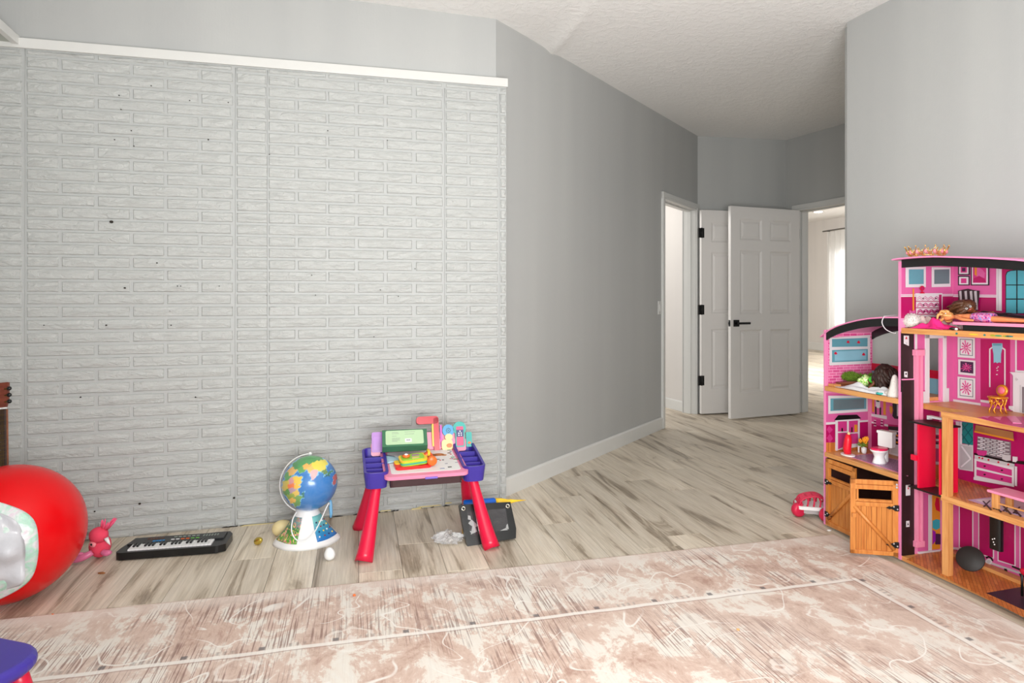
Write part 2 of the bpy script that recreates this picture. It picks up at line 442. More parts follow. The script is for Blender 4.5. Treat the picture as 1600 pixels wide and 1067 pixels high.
# nail holes and chips in the brick paint, flat dark marks
HOLE = mat('dark_nail_hole', (45, 40, 34), .9); YEL = mat('yellowed_paint', (205, 190, 140), .6)
mb = MB()
def on_brick(px, py):
    q = (px-800)/1000; s = (-.033-3.633*q)/(3.19-q); L = s*FT; Y = 3.633-s
    return BL-L, H+(470-py)/1000*Y
for px, py, r in ((175, 347, .0085), (196, 450, .005), (167, 508, .0045), (268, 508, .0035), (70, 508, .003), (237, 135, .003), (187, 150, .003), (297, 158, .003), (357, 161, .003), (190, 172, .003), (206, 205, .003), (180, 219, .003), (326, 219, .004), (210, 229, .003), (512, 205, .003), (421, 242, .003), (605, 220, .003), (487, 430, .003), (493, 461, .003), (648, 420, .003), (622, 463, .003), (594, 453, .003), (278, 447, .003), (283, 447, .003), (343, 447, .003), (266, 486, .002), (584, 526, .003), (127, 620, .004), (306, 620, .004), (219, 786, .006), (366, 777, .006), (149, 798, .004), (246, 411, .004)):
    x, z = on_brick(px, py); mb.prism([(x+r*math.cos(a*.785), z+r*.8*math.sin(a*.785)) for a in range(8)], -.012, -.0085, HOLE, 'y')
for px, py, l in ((700, 785, .02), (670, 790, .07), (650, 794, .03), (602, 797, .03), (410, 818, .12)):
    x, z = on_brick(px, py); mb.prism([(x-l, z-.003), (x+l, z-.002), (x+l*.8, z+.003), (x-l*.7, z+.004)], -.012, -.008, YEL, 'y')
for i in range(26):
    x = BL - random.uniform(.1, 1.7); mb.prism([(x, 0), (x+random.uniform(.01, .05), 0), (x+.02, .006)], -.008, -.002, HOLE, 'y')
mb.build('paint_marks', wb, kind='stuff')
# rail along the top of the bricks
mb = MB()
def rail(L, z, y): return (BL-L, y, z - .0452*(z-1.13)*L/2.407)
t = [(2.34, -.016), (2.34, .045), (2.388, .045), (2.388, -.016)]
vs = [rail(BL, z, y) for z, y in t] + [rail(-.006, z, y) for z, y in t]
mb.add(vs, [(0, 1, 2, 3), (7, 6, 5, 4), (0, 4, 5, 1), (1, 5, 6, 2), (2, 6, 7, 3), (3, 7, 4, 0)], TRIM)
o = mb.build('trim_1', None, kind='structure', bevel=.002); o.location = wb.location; o.rotation_euler = wb.rotation_euler
# painted wall above the bricks
P_UP = P_BR - dBR*.055 - nBR*.02
wall('wall_upper', P_UP - dBR*(BL+.1), dBR, [(0, 2.1, BL+.1, TOP)], GRAY)
# ledge running towards the camera at the left end
lx = BL-2.33
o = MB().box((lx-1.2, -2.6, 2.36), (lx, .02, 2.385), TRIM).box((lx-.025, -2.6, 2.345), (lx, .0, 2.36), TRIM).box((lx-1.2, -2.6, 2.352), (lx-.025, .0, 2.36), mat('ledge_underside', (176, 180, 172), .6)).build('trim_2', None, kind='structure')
o.location = (wb.location.x, wb.location.y, -.045); o.rotation_euler = wb.rotation_euler
# left side wall (outside the frame)
wl0 = P_BR - dBR*BL
o = wall('wall_left', wl0 + nBR*4.8, -nBR, [(0, 0, 4.8, TOP)], GRAY)

# angled hall wall with the first door opening
dH = Vector((.698, 1)).normalized(); P_H = P_UP.copy()
tl = 1.2195
xh0 = 2.019*tl; xh1 = 2.809*tl     # outer casing edges
o0 = xh0+.062; o1 = xh1-.068
wall('wall_hall_left', P_H, dH, [(0, 0, o0-.012, TOP), (o0-.012, 2.045, o1+.012, TOP), (o1+.012, 0, xh1+.05, TOP)])
baseboard('baseboard_hall_left', P_H, dH, [(.04, xh0)])
def casing(name, p0, d, a, b, h, th=.12, left=True, right=True, wd=.062):
    mb = MB(); e = .015
    def leg(x0, x1):
        mb.box((x0, -e, 0), (x1, 0, h+wd), TRIM); mb.box((x0+.008, -e-.004, 0), (x1-.022, -e, h+wd), TRIM)
    if left: leg(a-wd, a)
    if right: leg(b, b+wd)
    mb.box((a-wd, -e-.001, h), (b+wd, 0, h+wd), TRIM); mb.box((a-wd, -e-.005, h+.02), (b+wd, -e, h+wd-.006), TRIM)
    for x0, x1 in ((a-.012, a), (b, b+.012)): mb.box((x0, -e*.6, 0), (x1, th+.01, h), TRIM)
    mb.box((a, -.005, h), (b, th+.01, h+.011), TRIM)
    for x0, x1 in ((a, a+.012), (b-.012, b)): mb.box((x0, .045, 0), (x1, .085, h), TRIM)
    mb.box((a, .045, h-.012), (b, .085, h), TRIM)
    mb.box((a-wd, th, 0), (a, th+e, h+wd), TRIM); mb.box((b, th, 0), (b+wd, th+e, h+wd), TRIM)
    o = mb.build(name, None, kind='structure', bevel=.0015); o.location = (p0[0], p0[1], 0); o.rotation_euler = (0, 0, ang(d)); return o
casing('trim_3', P_H, dH, o0, o1, 2.035)
B_ = P_H + dH*xh1
dE = Vector((5.35, 1)).normalized()
wall('wall_hall_end', B_, dE, [(0, 0, .995, TOP)])
C_ = B_ + dE*.984
dR = Vector((.381, -1)).normalized()
hg = .16                                   # hinge side of the second opening
wall('wall_hall_right', C_, dR, [(0, 0, hg-.012, TOP), (hg-.012, 2.045, hg+.86, TOP), (hg+.86, 0, 3.3, TOP)])
casing('trim_4', C_, dR, hg, hg+.85, 2.035)
# right wall of the room; unseen wall added to block light leaks
P_R = Vector((1.925, 3.68)); dW = Vector((.275, -1)).normalized()
wall('wall_right', P_R, dW, [(0, 0, 6.0, TOP)])
wall('wall_light_block', P_R + Vector((2.1, .62)), Vector((-2.1, -.55)), [(0, 0, 2.14, TOP)], th=.05)
baseboard('baseboard_right', P_R, dW, [(0, 6)])
baseboard('baseboard_hall_right', C_, dR, [(hg+.93, 3.0)])
# side room seen through the first door
sw0 = Vector((.85, 9.0)); sd = Vector((.94, -2.6)).normalized()
wall('wall_side_room', sw0, sd, [(0, 0, 2.72, TOP)], PALE, .03)
baseboard('baseboard_side_room', sw0, sd, [(0, 2.72)])
# far room
f0 = Vector((6.5, 17.0)); fd = Vector((.21, -.98)).normalized()
wall('wall_far_room', f0, fd, [(0, 0, 3.0, TOP), (3.0, 0, 5.2, .55), (3.0, 2.18, 5.2, TOP), (5.2, 0, 9, TOP)], PALE)
baseboard('baseboard_far_room', f0, fd, [(0, 9)], .17, .02)
wall('wall_far_room_end', Vector((.85, 9.0)), Vector((5.7, 8.2)), [(0, 0, 10.2, TOP)], PALE)
o = MB(); 
for x0, x1, z0, z1 in ((3.0, 3.06, .55, 2.25), (5.14, 5.2, .55, 2.25), (3.0, 5.2, .55, .6), (3.0, 5.2, 2.19, 2.25), (4.08, 4.12, .6, 2.2)): o.box((x0, .03, z0), (x1, .08, z1), TRIM)
o = o.build('window_1', None, kind='structure'); o.location = (*f0, 0); o.rotation_euler = (0, 0, ang(fd))

# light switch by the first door
ls = empty('light_switch', (*(P_H + dH*(1.985*tl)), 0), ang(dH), label='small white light switch plate beside the left door casing', cat='switch')
box('plate', (-.036, -.006, 1.07-.058), (.036, 0, 1.07+.058), TRIM, ls, .002)
box('rocker', (-.014, -.011, 1.07-.03), (.014, -.005, 1.07+.03), TRIM, ls, .002)

# doors
def door(name, hinge, d, w_, flip, hinges, lever, label):
    """leaf runs from the hinge point along d; the room-facing face is local -y"""
    r = empty(name, (hinge[0], hinge[1], .012), ang(d), kind='structure')
    t = .035; hh = 2.018; mb = MB()
    sw = .11; cols = [(sw, w_/2-.05), (w_/2+.05, w_-sw)]; rows = [(.24, .84), (.99, 1.60), (1.70, 1.90)]
    # stiles and rails
    mb.box((0, 0, 0), (sw, t, hh), DOORW); mb.box((w_-sw, 0, 0), (w_, t, hh), DOORW); mb.box((w_/2-.05, 0, 0), (w_/2+.05, t, hh), DOORW)
    zs = [0] + [q for rr in rows for q in rr] + [hh]
    for i in range(0, len(zs), 2):
        for c0, c1 in cols: mb.box((c0, 0, zs[i]), (c1, t, zs[i+1]), DOORW)
    mb.build('leaf', r)
    for c0, c1 in cols:
        for z0, z1 in rows:
            p = MB(); y0 = 0; y1 = .010; a = .016; b = .042
            for (ya, yb, yc, yd) in ((0, .011, .011, .004), (t, t-.011, t-.011, t-.004)):
                def ring(g, y): return [(c0+g, y, z0+g), (c1-g, y, z0+g), (c1-g, y, z1-g), (c0+g, y, z1-g)]
                vs = ring(0, ya) + ring(a, yb) + ring(a+.008, yc) + ring(b, yd)
                fs = []
                for q in range(3):
                    for s_ in range(4): fs.append((q*4+s_, q*4+(s_+1) % 4, q*4+4+(s_+1) % 4, q*4+4+s_))
                fs.append((12, 13, 14, 15)); p.add(vs, fs, DOORW)
            p.build('panel', r)
    for z in hinges:
        m2 = MB(); m2.box((-.036, -.004, z-.048), (-.003, .002, z+.048), BLACK, .003); m2.box((.001, -.004, z-.048), (.03, .002, z+.048), BLACK, .003)
        m2.lathe([(.007, -.05), (.007, .05)], BLACK, 10, (-.001, -.008, z)); m2.build('hinge', r)
    if lever:
        z = .905; h_ = MB(); x = w_-.062
        h_.box((x-.032, -.01, z-.032), (x+.032, 0, z+.032), BLACK, .003)
        h_.tube([(x, -.008, z), (x, -.05, z)], .011, BLACK, 10)
        h_.box((x-.125, -.058, z-.010), (x+.012, -.044, z+.010), BLACK, .003)
        h_.box((x-.032, t, z-.032), (x+.032, t+.01, z+.032), BLACK, .003); h_.tube([(x, t, z), (x, t+.05, z)], .011, BLACK, 10)
        h_.box((x-.125, t+.044, z-.010), (x+.012, t+.058, z+.010), BLACK, .003); h_.build('lever_handle', r)
        MB().box((w_-.001, .006, z-.03), (w_+.002, .029, z+.03), BLACK).box((w_, .012, z-.012), (w_+.010, .024, z+.010), BLACK).build('latch', r)
    return r
hp1 = P_H + dH*(o1-.002) + Vector((.016, -.03))
door('door_1', (hp1.x+.028, hp1.y-.03), Vector((.75, .19)), .76, 0, (.33, 1.03, 1.79), False, '')
# second leaf, hinged on the right; its local x runs from the free edge, so build with the frame turned round
d2a = Vector((2.06, 6.09)); d2b = Vector((2.862, 6.40)); dd = (d2a-d2b).normalized()
r2 = door('door_2', d2b, dd, (d2a-d2b).length*.985, 0, (.33, 1.03, 1.79), True, '')
# mirror: the visible face is +y here, so shift the leaf to keep its thickness behind the face
r2.location.x += dd.y*.035*-1*-1; r2.location.y += -dd.x*.035*-1*-1*0

# far-room lamp and curtain
cl = empty('ceiling_light', (6.15, 12.85, 0), label='round recessed light glowing in the far room ceiling', cat='ceiling light')
z = ceil_z(12.85)
MB().lathe([(.10, 0), (.10, -.008), (.078, -.010)], TRIM, 24, (0, 0, z)).build('trim_ring', cl)
MB().lathe([(.078, -.011), (.078, -.014)], mat('lamp_glow', (255, 250, 240), .5, emit=14), 24, (0, 0, z)).build('diffuser', cl)
kk = NT('sheer_white_curtain', .9); kk.color((.9, .9, .88, 1)); kk.b.inputs['Transmission Weight'].default_value = 0
tb = kk.n('ShaderNodeBsdfTranslucent'); tb.inputs[0].default_value = (.93, .93, .92, 1); tr = kk.n('ShaderNodeBsdfTransparent'); ms = kk.n('ShaderNodeMixShader'); ms2 = kk.n('ShaderNodeMixShader')
ms.inputs[0].default_value = .5; kk.t.links.new(kk.b.outputs[0], ms.inputs[1]); kk.t.links.new(tb.outputs[0], ms.inputs[2])
ms2.inputs[0].default_value = .22; kk.t.links.new(ms.outputs[0], ms2.inputs[1]); kk.t.links.new(tr.outputs[0], ms2.inputs[2])
kk.t.links.new(ms2.outputs[0], kk.t.nodes['Material Output'].inputs['Surface'])
cu = empty('sheer_curtain', (*f0, 0), ang(fd), label='sheer white curtain hanging on a rod over the far room window', cat='curtain')
MB().grid(lambda a, b: (2.85+2.7*a, -.12+.035*math.sin(a*95)+.01*math.sin(a*230+b*3), .03+2.62*b), 240, 6, kk.m).build('cloth', cu)
MB().tube([(2.72, -.12, 2.68), (5.6, -.12, 2.68)], .014, mat('grey_rod', (110, 108, 104), .4), 8).tube([(2.8, 0, 2.68), (2.8, -.12, 2.68)], .01, mat('grey_rod', (110, 108, 104)), 6).build('rod', cu)

# ------------------------------------------------------------------ rug
RUG = m_rug()
mb = MB().box((0, 0, 0), (4.2, 3.2, .008), RUG, .004)
o = mb.build('area_rug', None, label='large distressed pink and cream patterned rug on the wooden floor', cat='rug')
o.location = (rug0.x, rug0.y, .0); o.rotation_euler = (0, 0, ang(rx))

# ------------------------------------------------------------------ small shared colours
RED = mat('red_rubber', (222, 4, 14), .26, var=.03, spec=.3)
HOT = mat('hot_pink_plastic', (218, 18, 62), .3, var=.02)
VIO = mat('violet_plastic', (62, 48, 150), .35, var=.02)
PINK = mat('light_pink_plastic', (234, 138, 170), .35, var=.02)
WHT = mat('white_plastic', (238, 238, 238), .3, var=.01)
SKYB = mat('sky_blue_plastic', (60, 150, 200), .35)
TEAL = mat('teal_plastic', (50, 168, 158), .35)
ORNG = mat('orange_plastic', (240, 110, 40), .35)
YELL = mat('yellow_plastic', (245, 200, 50), .35)
GRN = mat('green_card', (62, 116, 84), .5); LGRN = mat('pale_green_label', (184, 212, 172), .5)
LIL = mat('lilac_plastic', (160, 98, 184), .35)
GREYP = mat('grey_print', (150, 160, 150), .6)
KBLK = mat('black_plastic', (14, 15, 16), .3, var=.02)
def circ(r, n=16, cx=0, cy=0, a0=0, a1=2*math.pi, sx=1, sy=1):
    return [(cx+sx*r*math.cos(a0+(a1-a0)*i/n), cy+sy*r*math.sin(a0+(a1-a0)*i/n)) for i in range(n if abs(a1-a0-2*math.pi) < 1e-6 else n+1)]
def rrect(x0, y0, x1, y1, r, n=5):
    P = []
    for cx, cy, a in ((x1-r, y1-r, 0), (x0+r, y1-r, 90), (x0+r, y0+r, 180), (x1-r, y0+r, 270)):
        P += [(cx+r*math.cos(R(a+90*i/n)), cy+r*math.sin(R(a+90*i/n))) for i in range(n+1)]
    return P

# ------------------------------------------------------------------ exercise ball with pearly film bag
bc = Vector((-1.905, 2.42, .252)); br = .252
t = empty('exercise_ball', (bc.x, bc.y, 0), label='big glossy red exercise ball standing by the brick wall', cat='ball')
mb = MB(); mb.lathe([(max(.001, br*math.sin(math.pi*i/48)), br - br*math.cos(math.pi*i/48)*(1 if i > 3 else .985)) for i in range(49)], RED, 72)
o = mb.build('shell', t)
DR = mat('dark_red_ridge', (190, 12, 24), .3, coat=.3)
mb = MB()
for j, (lo, la, ln) in enumerate([(-64, 14, 17), (-59, 9, 19), (-55, 5, 15), (-50, 2, 12), (-46, -1, 11), (-42, -3, 11), (-68, -10, 6)]):
    pts = []
    for i in range(9):
        a = R(lo + ln*i/8*.8); b = R(la - 6 + ln*i/8)
        pts.append((br*1.0005*math.cos(b)*math.cos(a), br*1.0005*math.cos(b)*math.sin(a), br + br*1.0005*math.sin(b)))
    mb.tube(pts, [.0004] + [.0011]*7 + [.0004], DR if j < 2 else RED, 6)
mb.build('ridges', t, kind='stuff')
kk = NT('pearly_film', .22, .6, coat=.3); n = kk.noise(kk.coord(), 16, 3, .5, 1.5)
kk.color(kk.ramp(n, [(.3, (235, 205, 225)), (.45, (240, 240, 242)), (.6, (190, 238, 215)), (.75, (226, 222, 240))])); kk.b.inputs['Alpha'].default_value = .8
kk.bump(kk.noise(kk.coord(), 30, 4, .6, 2), .5, .01); FILM = kk.m
rn = random.Random(5)
def film(sc, jit, lo0, lo1, la0, la1, m, name, par, thick=.001):
    ph = [rn.uniform(0, 6) for _ in range(6)]
    def f(a, b):
        la = R(la0+(la1-la0)*b); e = 1-.30*abs(2*b-1)**4
        lo = R(lo0 + (lo1-lo0)*a*e)
        r = br*sc + jit*(math.sin(a*17+b*9+ph[0])*.5 + math.sin(b*23+a*5+ph[1])*.4 + math.sin(a*31-b*13+ph[2])*.3)
        return (r*math.cos(la)*math.cos(lo), r*math.cos(la)*math.sin(lo), br + r*math.sin(la))
    return MB().grid(f, 40, 40, m).build(name, par, solid=thick)
fb = empty('film_bag', (bc.x, bc.y, 0), label='crumpled pearly white plastic film bag draped over the red ball', cat='bag')
film(1.045, .004, -150, -33, -44, 44, FILM, 'trim_band', fb)
film(1.09, .022, -150, -42, -42, 38, mat('white_cellophane', (216, 216, 222), .25, var=.1, bump=.9, bscale=34, alpha=.85), 'crumpled_sheet', fb)

# ------------------------------------------------------------------ guitar leaning in the corner
GW = m_wood('guitar_wood', (120, 62, 34), (158, 92, 54)); GD = m_wood('fretboard_wood', (44, 30, 26), (66, 46, 38)); BRS = mat('brass', (120, 100, 36), .4, .6)
t = empty('guitar', (-2.15, 2.73, 0.003), rot=(R(-9), R(-5.5), R(10)), label='small acoustic guitar leaning on the bricks behind the red ball', cat='guitar')
outl = [(.0, .0), (.10, .012), (.125, .07), (.118, .13), (.088, .18), (.092, .23), (.088, .27), (.03, .31), (0, .315)]
def cr(P, n=4):
    Q = []
    for i in range(len(P)-1):
        p0, p1, p2, p3 = P[max(i-1, 0)], P[i], P[i+1], P[min(i+2, len(P)-1)]
        for j in range(n):
            u = j/n
            Q.append(tuple(.5*((2*p1[k])+(-p0[k]+p2[k])*u+(2*p0[k]-5*p1[k]+4*p2[k]-p3[k])*u*u+(-p0[k]+3*p1[k]-3*p2[k]+p3[k])*u**3) for k in range(len(p1))))
    return Q + [tuple(P[-1])]
hf = cr(outl); full = hf + [(-x, z) for x, z in hf[::-1][1:-1]]
MB().prism(full, -.035, .035, GW, 'y', True).prism(circ(.035, 20, 0, .2), -.0365, -.034, KBLK, 'y').box((-.05, -.042, .07), (.05, -.035, .085), GD).build('body', t, bevel=.003)
mb = MB().box((-.021, -.046, .2), (.021, -.036, .66), GD, .002).box((-.019, -.036, .29), (.019, -.018, .66), GW, .004); mb.build('neck', t)
mb = MB()
for i in range(14):
    z = .66 - .5*(1-1/(1.0595**(i+1)))*.9
    mb.box((-.0205, -.0468, z), (.0205, -.0455, z+.0007), BRS)
for i in (4, 6, 8): z = .66 - .5*(1-1/(1.0595**(i+.5)))*.9; mb.lathe([(.0025, 0), (.0025, .0006)], WHT, 8, (0, -.0468, z))
mb.build('frets', t)
MB().box((-.024, -.050, .66), (.024, -.036, .667), WHT, .001).build('nut', t)
MB().prism([(-.022, .667), (.022, .667), (.030, .70), (.032, .775), (-.032, .775), (-.030, .70)], -.044, -.03, m_wood('headstock_wood', (98, 40, 26), (128, 60, 40)), 'y').build('headstock', t, bevel=.002)
for s_ in (-1, 1):
    for i in range(3):
        z = .69+.028*i; MB().tube([(s_*.02, -.045, z), (s_*.045, -.045, z)], .0035, BRS, 6).ball((s_*.04, -.05, z), (.010, .008, .009), KBLK, 10, 8).build('tuning_peg', t)
mb = MB()
for i in range(6): x = -.014+.0056*i; mb.tube([(x, -.050, .08), (x, -.050, .665)], .0005, BRS, 4)
mb.build('strings', t)

# ------------------------------------------------------------------ plush toy
PB = mat('pink_plush', (236, 70, 100), .85, bump=.4, bscale=220); PT = mat('hot_pink_fluff', (246, 96, 136), .9); PM = mat('glossy_mauve_pink', (214, 110, 150), .3); PLI = mat('pale_pink_plush', (246, 150, 160), .8)
t = empty('plush_toy', (-1.815, 2.82, 0), R(-20), label='small pink plush creature with claws and a white horn beside the keyboard', cat='toy'); t.scale = (1, 1, .86)
mb = MB().ball((0, 0, .062), (.045, .042, .06), PB, 18, 12).ball((.018, -.02, .125), (.040, .036, .040), PB, 18, 12); mb.build('body', t)
mb = MB()
for i in range(16):
    a = rn.uniform(0, 6.28); mb.tube([(.03+.012*math.cos(a), .012*math.sin(a), .15), (.045+.022*math.cos(a), .02*math.sin(a), .178), (.055+.03*math.cos(a), .028*math.sin(a), .20)], [.006, .005, .001], PT, 5)
mb.build('tuft', t)
MB().lathe([(.010, 0), (.006, .022), (.0008, .040)], WHT, 12).build('horn', t).matrix_local = Matrix.Translation((.062, -.02, .115)) @ Matrix.Rotation(R(140), 4, 'Y')
MB().ball((.012, -.043, .088), (.018, .010, .017), PLI, 12, 8).ball((.016, -.052, .089), (.006, .004, .006), KBLK, 8, 6).build('face_patch', t)
def claw(pts, r, name='claw'):
    m2 = MB(); m2.tube(cr(pts, 4), [r*(.45+.6*math.sin(math.pi*min(1, .15+i/(len(pts)*4-4)*.85))) for i in range(len(cr(pts, 4)))], PM, 10); return m2.build(name, t)
claw([(.02, -.05, .05), (.0, -.075, .035), (-.03, -.09, .022), (-.048, -.095, .018)], .017)
claw([(-.0, -.07, .045), (-.02, -.085, .05), (-.04, -.095, .038)], .009, 'claw')
claw([(.04, -.02, .045), (.055, -.016, .038), (.068, -.012, .04), (.078, -.01, .043)], .015)

# ------------------------------------------------------------------ toy keyboard piano
ka = Vector((.979, .206)); t = empty('toy_keyboard', (-1.722, 2.772, 0), ang(ka), label='black toy electronic keyboard with white keys on the floor', cat='keyboard')
KL = .442; kd = .185
top = [(0, .012), (.02, .0), (KL-.03, 0), (KL+.004, .02), (KL+.006, .15), (KL-.012, kd), (KL-.075, kd), (KL-.11, kd-.018), (.17, kd-.018), (.13, kd-.006), (.05, kd-.006), (.022, kd-.03), (.004, .06)]
MB().prism(top, .004, .036, KBLK).build('case', t, bevel=.007)
mb = MB().prism([(0.02, .085), (KL-.02, .085), (KL-.02, kd-.018), (KL-.1, kd-.024), (.15, kd-.024), (.03, kd-.025)], .036, .042, mat('black_panel', (34, 35, 37), .35))
mb.build('control_panel', t, bevel=.002)
nk = 22; kx0 = .045; kx1 = KL-.055; kw = (kx1-kx0)/nk
pmk = MB().box((0, 0, 0), (kw-.0012, .062, .012), WHT, .001).mesh('white_key')
for i in range(nk):
    o = bpy.data.objects.new('white_key', pmk); COL.objects.link(o); o.parent = t; o.location = (kx0+i*kw, .016, .030)
bmk = MB().box((0, 0, 0), (kw*.55, .036, .009), KBLK, .0015).mesh('black_key')
for i in range(nk-1):
    if i % 7 in (2, 6): continue
    o = bpy.data.objects.new('black_key', bmk); COL.objects.link(o); o.parent = t; o.location = (kx0+(i+1)*kw-kw*.28, .042, .040)
mb = MB(); BLUEP = mat('blue_button', (40, 140, 210), .4)
for i in range(4): mb.box((.12+.013*i, .098+.002*(i % 2), .040), (.130+.013*i, .106, .0445), BLUEP)
for i, c in enumerate((WHT, WHT, ORNG, ORNG, mat('green_button', (110, 190, 80), .4), MATS['green_button'])): mb.box((.195+.021*i, .104, .040), (.209+.021*i, .109, .0445), c)
for i in range(6): mb.box((.20+.019*i, .135, .040), (.213+.019*i, .140, .0445), GREYP)
for i in range(6):
    for j in range(2): mb.box((.09+.012*i, .128+.012*j, .040), (.096+.012*i, .133+.012*j, .0440), mat('brown_button', (110, 74, 60), .4))
    mb.box((.325+.012*i, .125, .040), (.331+.012*i, .129, .044), GREYP); mb.box((.325+.012*i, .138, .040), (.331+.012*i, .142, .044), GREYP)
for i in range(20): mb.box((kx0+i*.017, .0835, .036), (kx0+i*.017+.003, .0855, .0428), GREYP)
mb.build('buttons', t)

# ------------------------------------------------------------------ eggs and crumbs
def egg(name, x, y, r, l, m, label, tilt=(0, 0, 0), cat='toy egg', half=False):
    prof = []
    for i in range(17):
        a = math.pi*i/16; q = l*.5*(1-math.cos(a)); rr = r*math.sin(a)*(1-.16*math.cos(a)*-1 if False else 1+.14*math.cos(a))
        prof.append((max(rr, .0003), q))
    t_ = empty(name, (x, y, 0), label=label, cat=cat)
    M = Matrix.Rotation(tilt[2], 4, 'Z') @ Matrix.Rotation(tilt[0], 4, 'Y')
    b = MB(); b.M = M; b.lathe(prof, m, 24); mz = min(v[2] for v in b.v)
    b.v = [(v[0], v[1], v[2]-mz) for v in b.v]; o_ = b.build('shell', t_)
    return t_
e1 = egg('toy_egg', -1.192, 2.972, .017, .05, mat('gold_foil', (200, 176, 80), .2, .8, bump=.5, bscale=90), 'tiny shiny gold egg on the floor beside the toy keyboard', (R(62), 0, R(-30)))
e2 = egg('toy_egg', -1.15, 3.07, .036, .092, mat('cream_egg', (232, 214, 160), .45, var=.12), 'large cream and yellow toy egg against the brick wall', (R(70), 0, R(15)))
e3 = egg('toy_egg', -.795, 2.79, .0235, .055, WHT, 'white toy egg standing on the floor in front of the globe', (0, 0, 0))
def crumb(name, x, y, s_, m, label, z=0.0):
    b = MB(); b.ball((0, 0, s_[2]), s_, m, 8, 6, .25, False)
    mz = min(v[2] for v in b.v); b.v = [(v[0], v[1], v[2]-mz) for v in b.v]
    o_ = b.build(name, None, label=label, cat='crumb'); o_.location = (x, y, z)
crumb('crumb', -1.697, 2.648, (.016, .006, .004), mat('brown_crumb', (140, 90, 50), .8), 'small brown crumb on the floor in front of the keyboard')
crumb('crumb', -1.645, 2.292, (.006, .005, .005), ORNG, 'tiny orange crumb at the rug edge on the left')
crumb('crumb', -.600, 2.432, (.006, .005, .004), ORNG, 'tiny orange crumb on the rug below the play table', .008)
crumb('crumb', .77, 2.18, (.006, .005, .003), mat('tan_crumb', (224, 170, 110), .7), 'tiny tan crumb in the middle of the rug', .008)
crumb('bead', 1.556, 3.14, (.010, .006, .004), WHT, 'small white bead on the floor at the doll house corner')

# ------------------------------------------------------------------ interactive globe
gl = Vector((-.965, 3.015)); t = empty('globe', (gl.x, gl.y, 0), math.atan2(-gl.x*0+ .30, .954), label='colourful talking globe on a white fan-shaped base by the brick wall', cat='globe')
def foot(a):      # outline of the base: fan with a rounded front
    # a in degrees, -90 is the front
    d = abs(((a+90+180) % 360)-180)
    pts = [(0, .128), (55, .136), (92, .150), (115, .105), (150, .085), (180, .080)]
    for (a0, r0), (a1, r1) in zip(pts[:-1], pts[1:]):
        if a0 <= d <= a1: u = (d-a0)/(a1-a0); u = u*u*(3-2*u); return r0+(r1-r0)*u
    return .08
def base_pt(a, h, off=0):
    # h 0..1 from foot to neck
    rf = foot(a); rt = .048
    q = (1-h)**1.5*.80 + (1-h)*.20
    r = rt + (rf-rt)*q + off; z = .012 + h*.145
    return (r*math.cos(R(a)), r*math.sin(R(a))*.95, z)
mb = MB(); N = 72
vs = [(base_pt(360*i/N, 0, .004)[0], base_pt(360*i/N, 0, .004)[1], 0) for i in range(N)]
for j in range(13): vs += [base_pt(360*i/N, j/12) for i in range(N)]
fs = [(j*N+i, j*N+(i+1) % N, (j+1)*N+(i+1) % N, (j+1)*N+i) for j in range(13) for i in range(N)] + [list(range(N-1, -1, -1)), [13*N+i for i in range(N)]]
mb.add(vs, fs, WHT, True); mb.build('base', t)
kk = NT('animal_print_green', .3); n = kk.noise(kk.coord(), 45, 3, .6, 2); x_, y_, z_ = kk.sep(kk.coord())
kk.color(kk.mix(kk.ramp(n, [(.52, 0.0), (.56, 1.0)]), kk.ramp(kk.math('MULTIPLY', z_, 9), [(.15, (104, 176, 54)), (.7, (60, 130, 70)), (.95, (120, 150, 150))]), kk.ramp(kk.noise(kk.coord(), 70, 1), [(.4, (214, 150, 70)), (.5, (200, 120, 160)), (.6, (240, 220, 120))]))); ANI = kk.m
kk = NT('blue_panel_print', .3); x_, y_, z_ = kk.sep(kk.coord()); kk.color(kk.ramp(kk.math('MULTIPLY', z_, 9), [(.1, (26, 92, 190)), (.6, (60, 150, 190)), (.95, (120, 190, 190))])); BLP = kk.m
def patch(a0, a1, h0, h1, m, name, off=.0015):
    mb = MB(); mb.grid(lambda u, v: base_pt(a0+(a1-a0)*u + (1 if u < .5 else -1)*0, h0+(h1-h0)*v, off), 14, 10, m)
    return mb.build(name, t, solid=.001)
patch(-176, -112, .10, .80, ANI, 'animal_panel')
bp = patch(-68, -6, .10, .80, BLP, 'button_panel')
mb = MB()
for i in range(4):
    for j in range(4):
        p = base_pt(-60+14*i+3*(j % 2), .22+.13*j, .003)
        mb.ball(p, (.0045, .003, .0045), [WHT, YELL, mat('navy_dot', (30, 40, 90), .4), mat('maroon_dot', (150, 40, 60), .4)][(i*3+j*2) % 4], 6, 4)
mb.build('icon_buttons', bp)
# neck and cradle
MB().lathe([(.048, .150), (.040, .156), (.030, .172)], WHT, 24, (.0, 0, 0)).build('neck', t)
gc = Vector((.012, 0, .272)); gr = .126
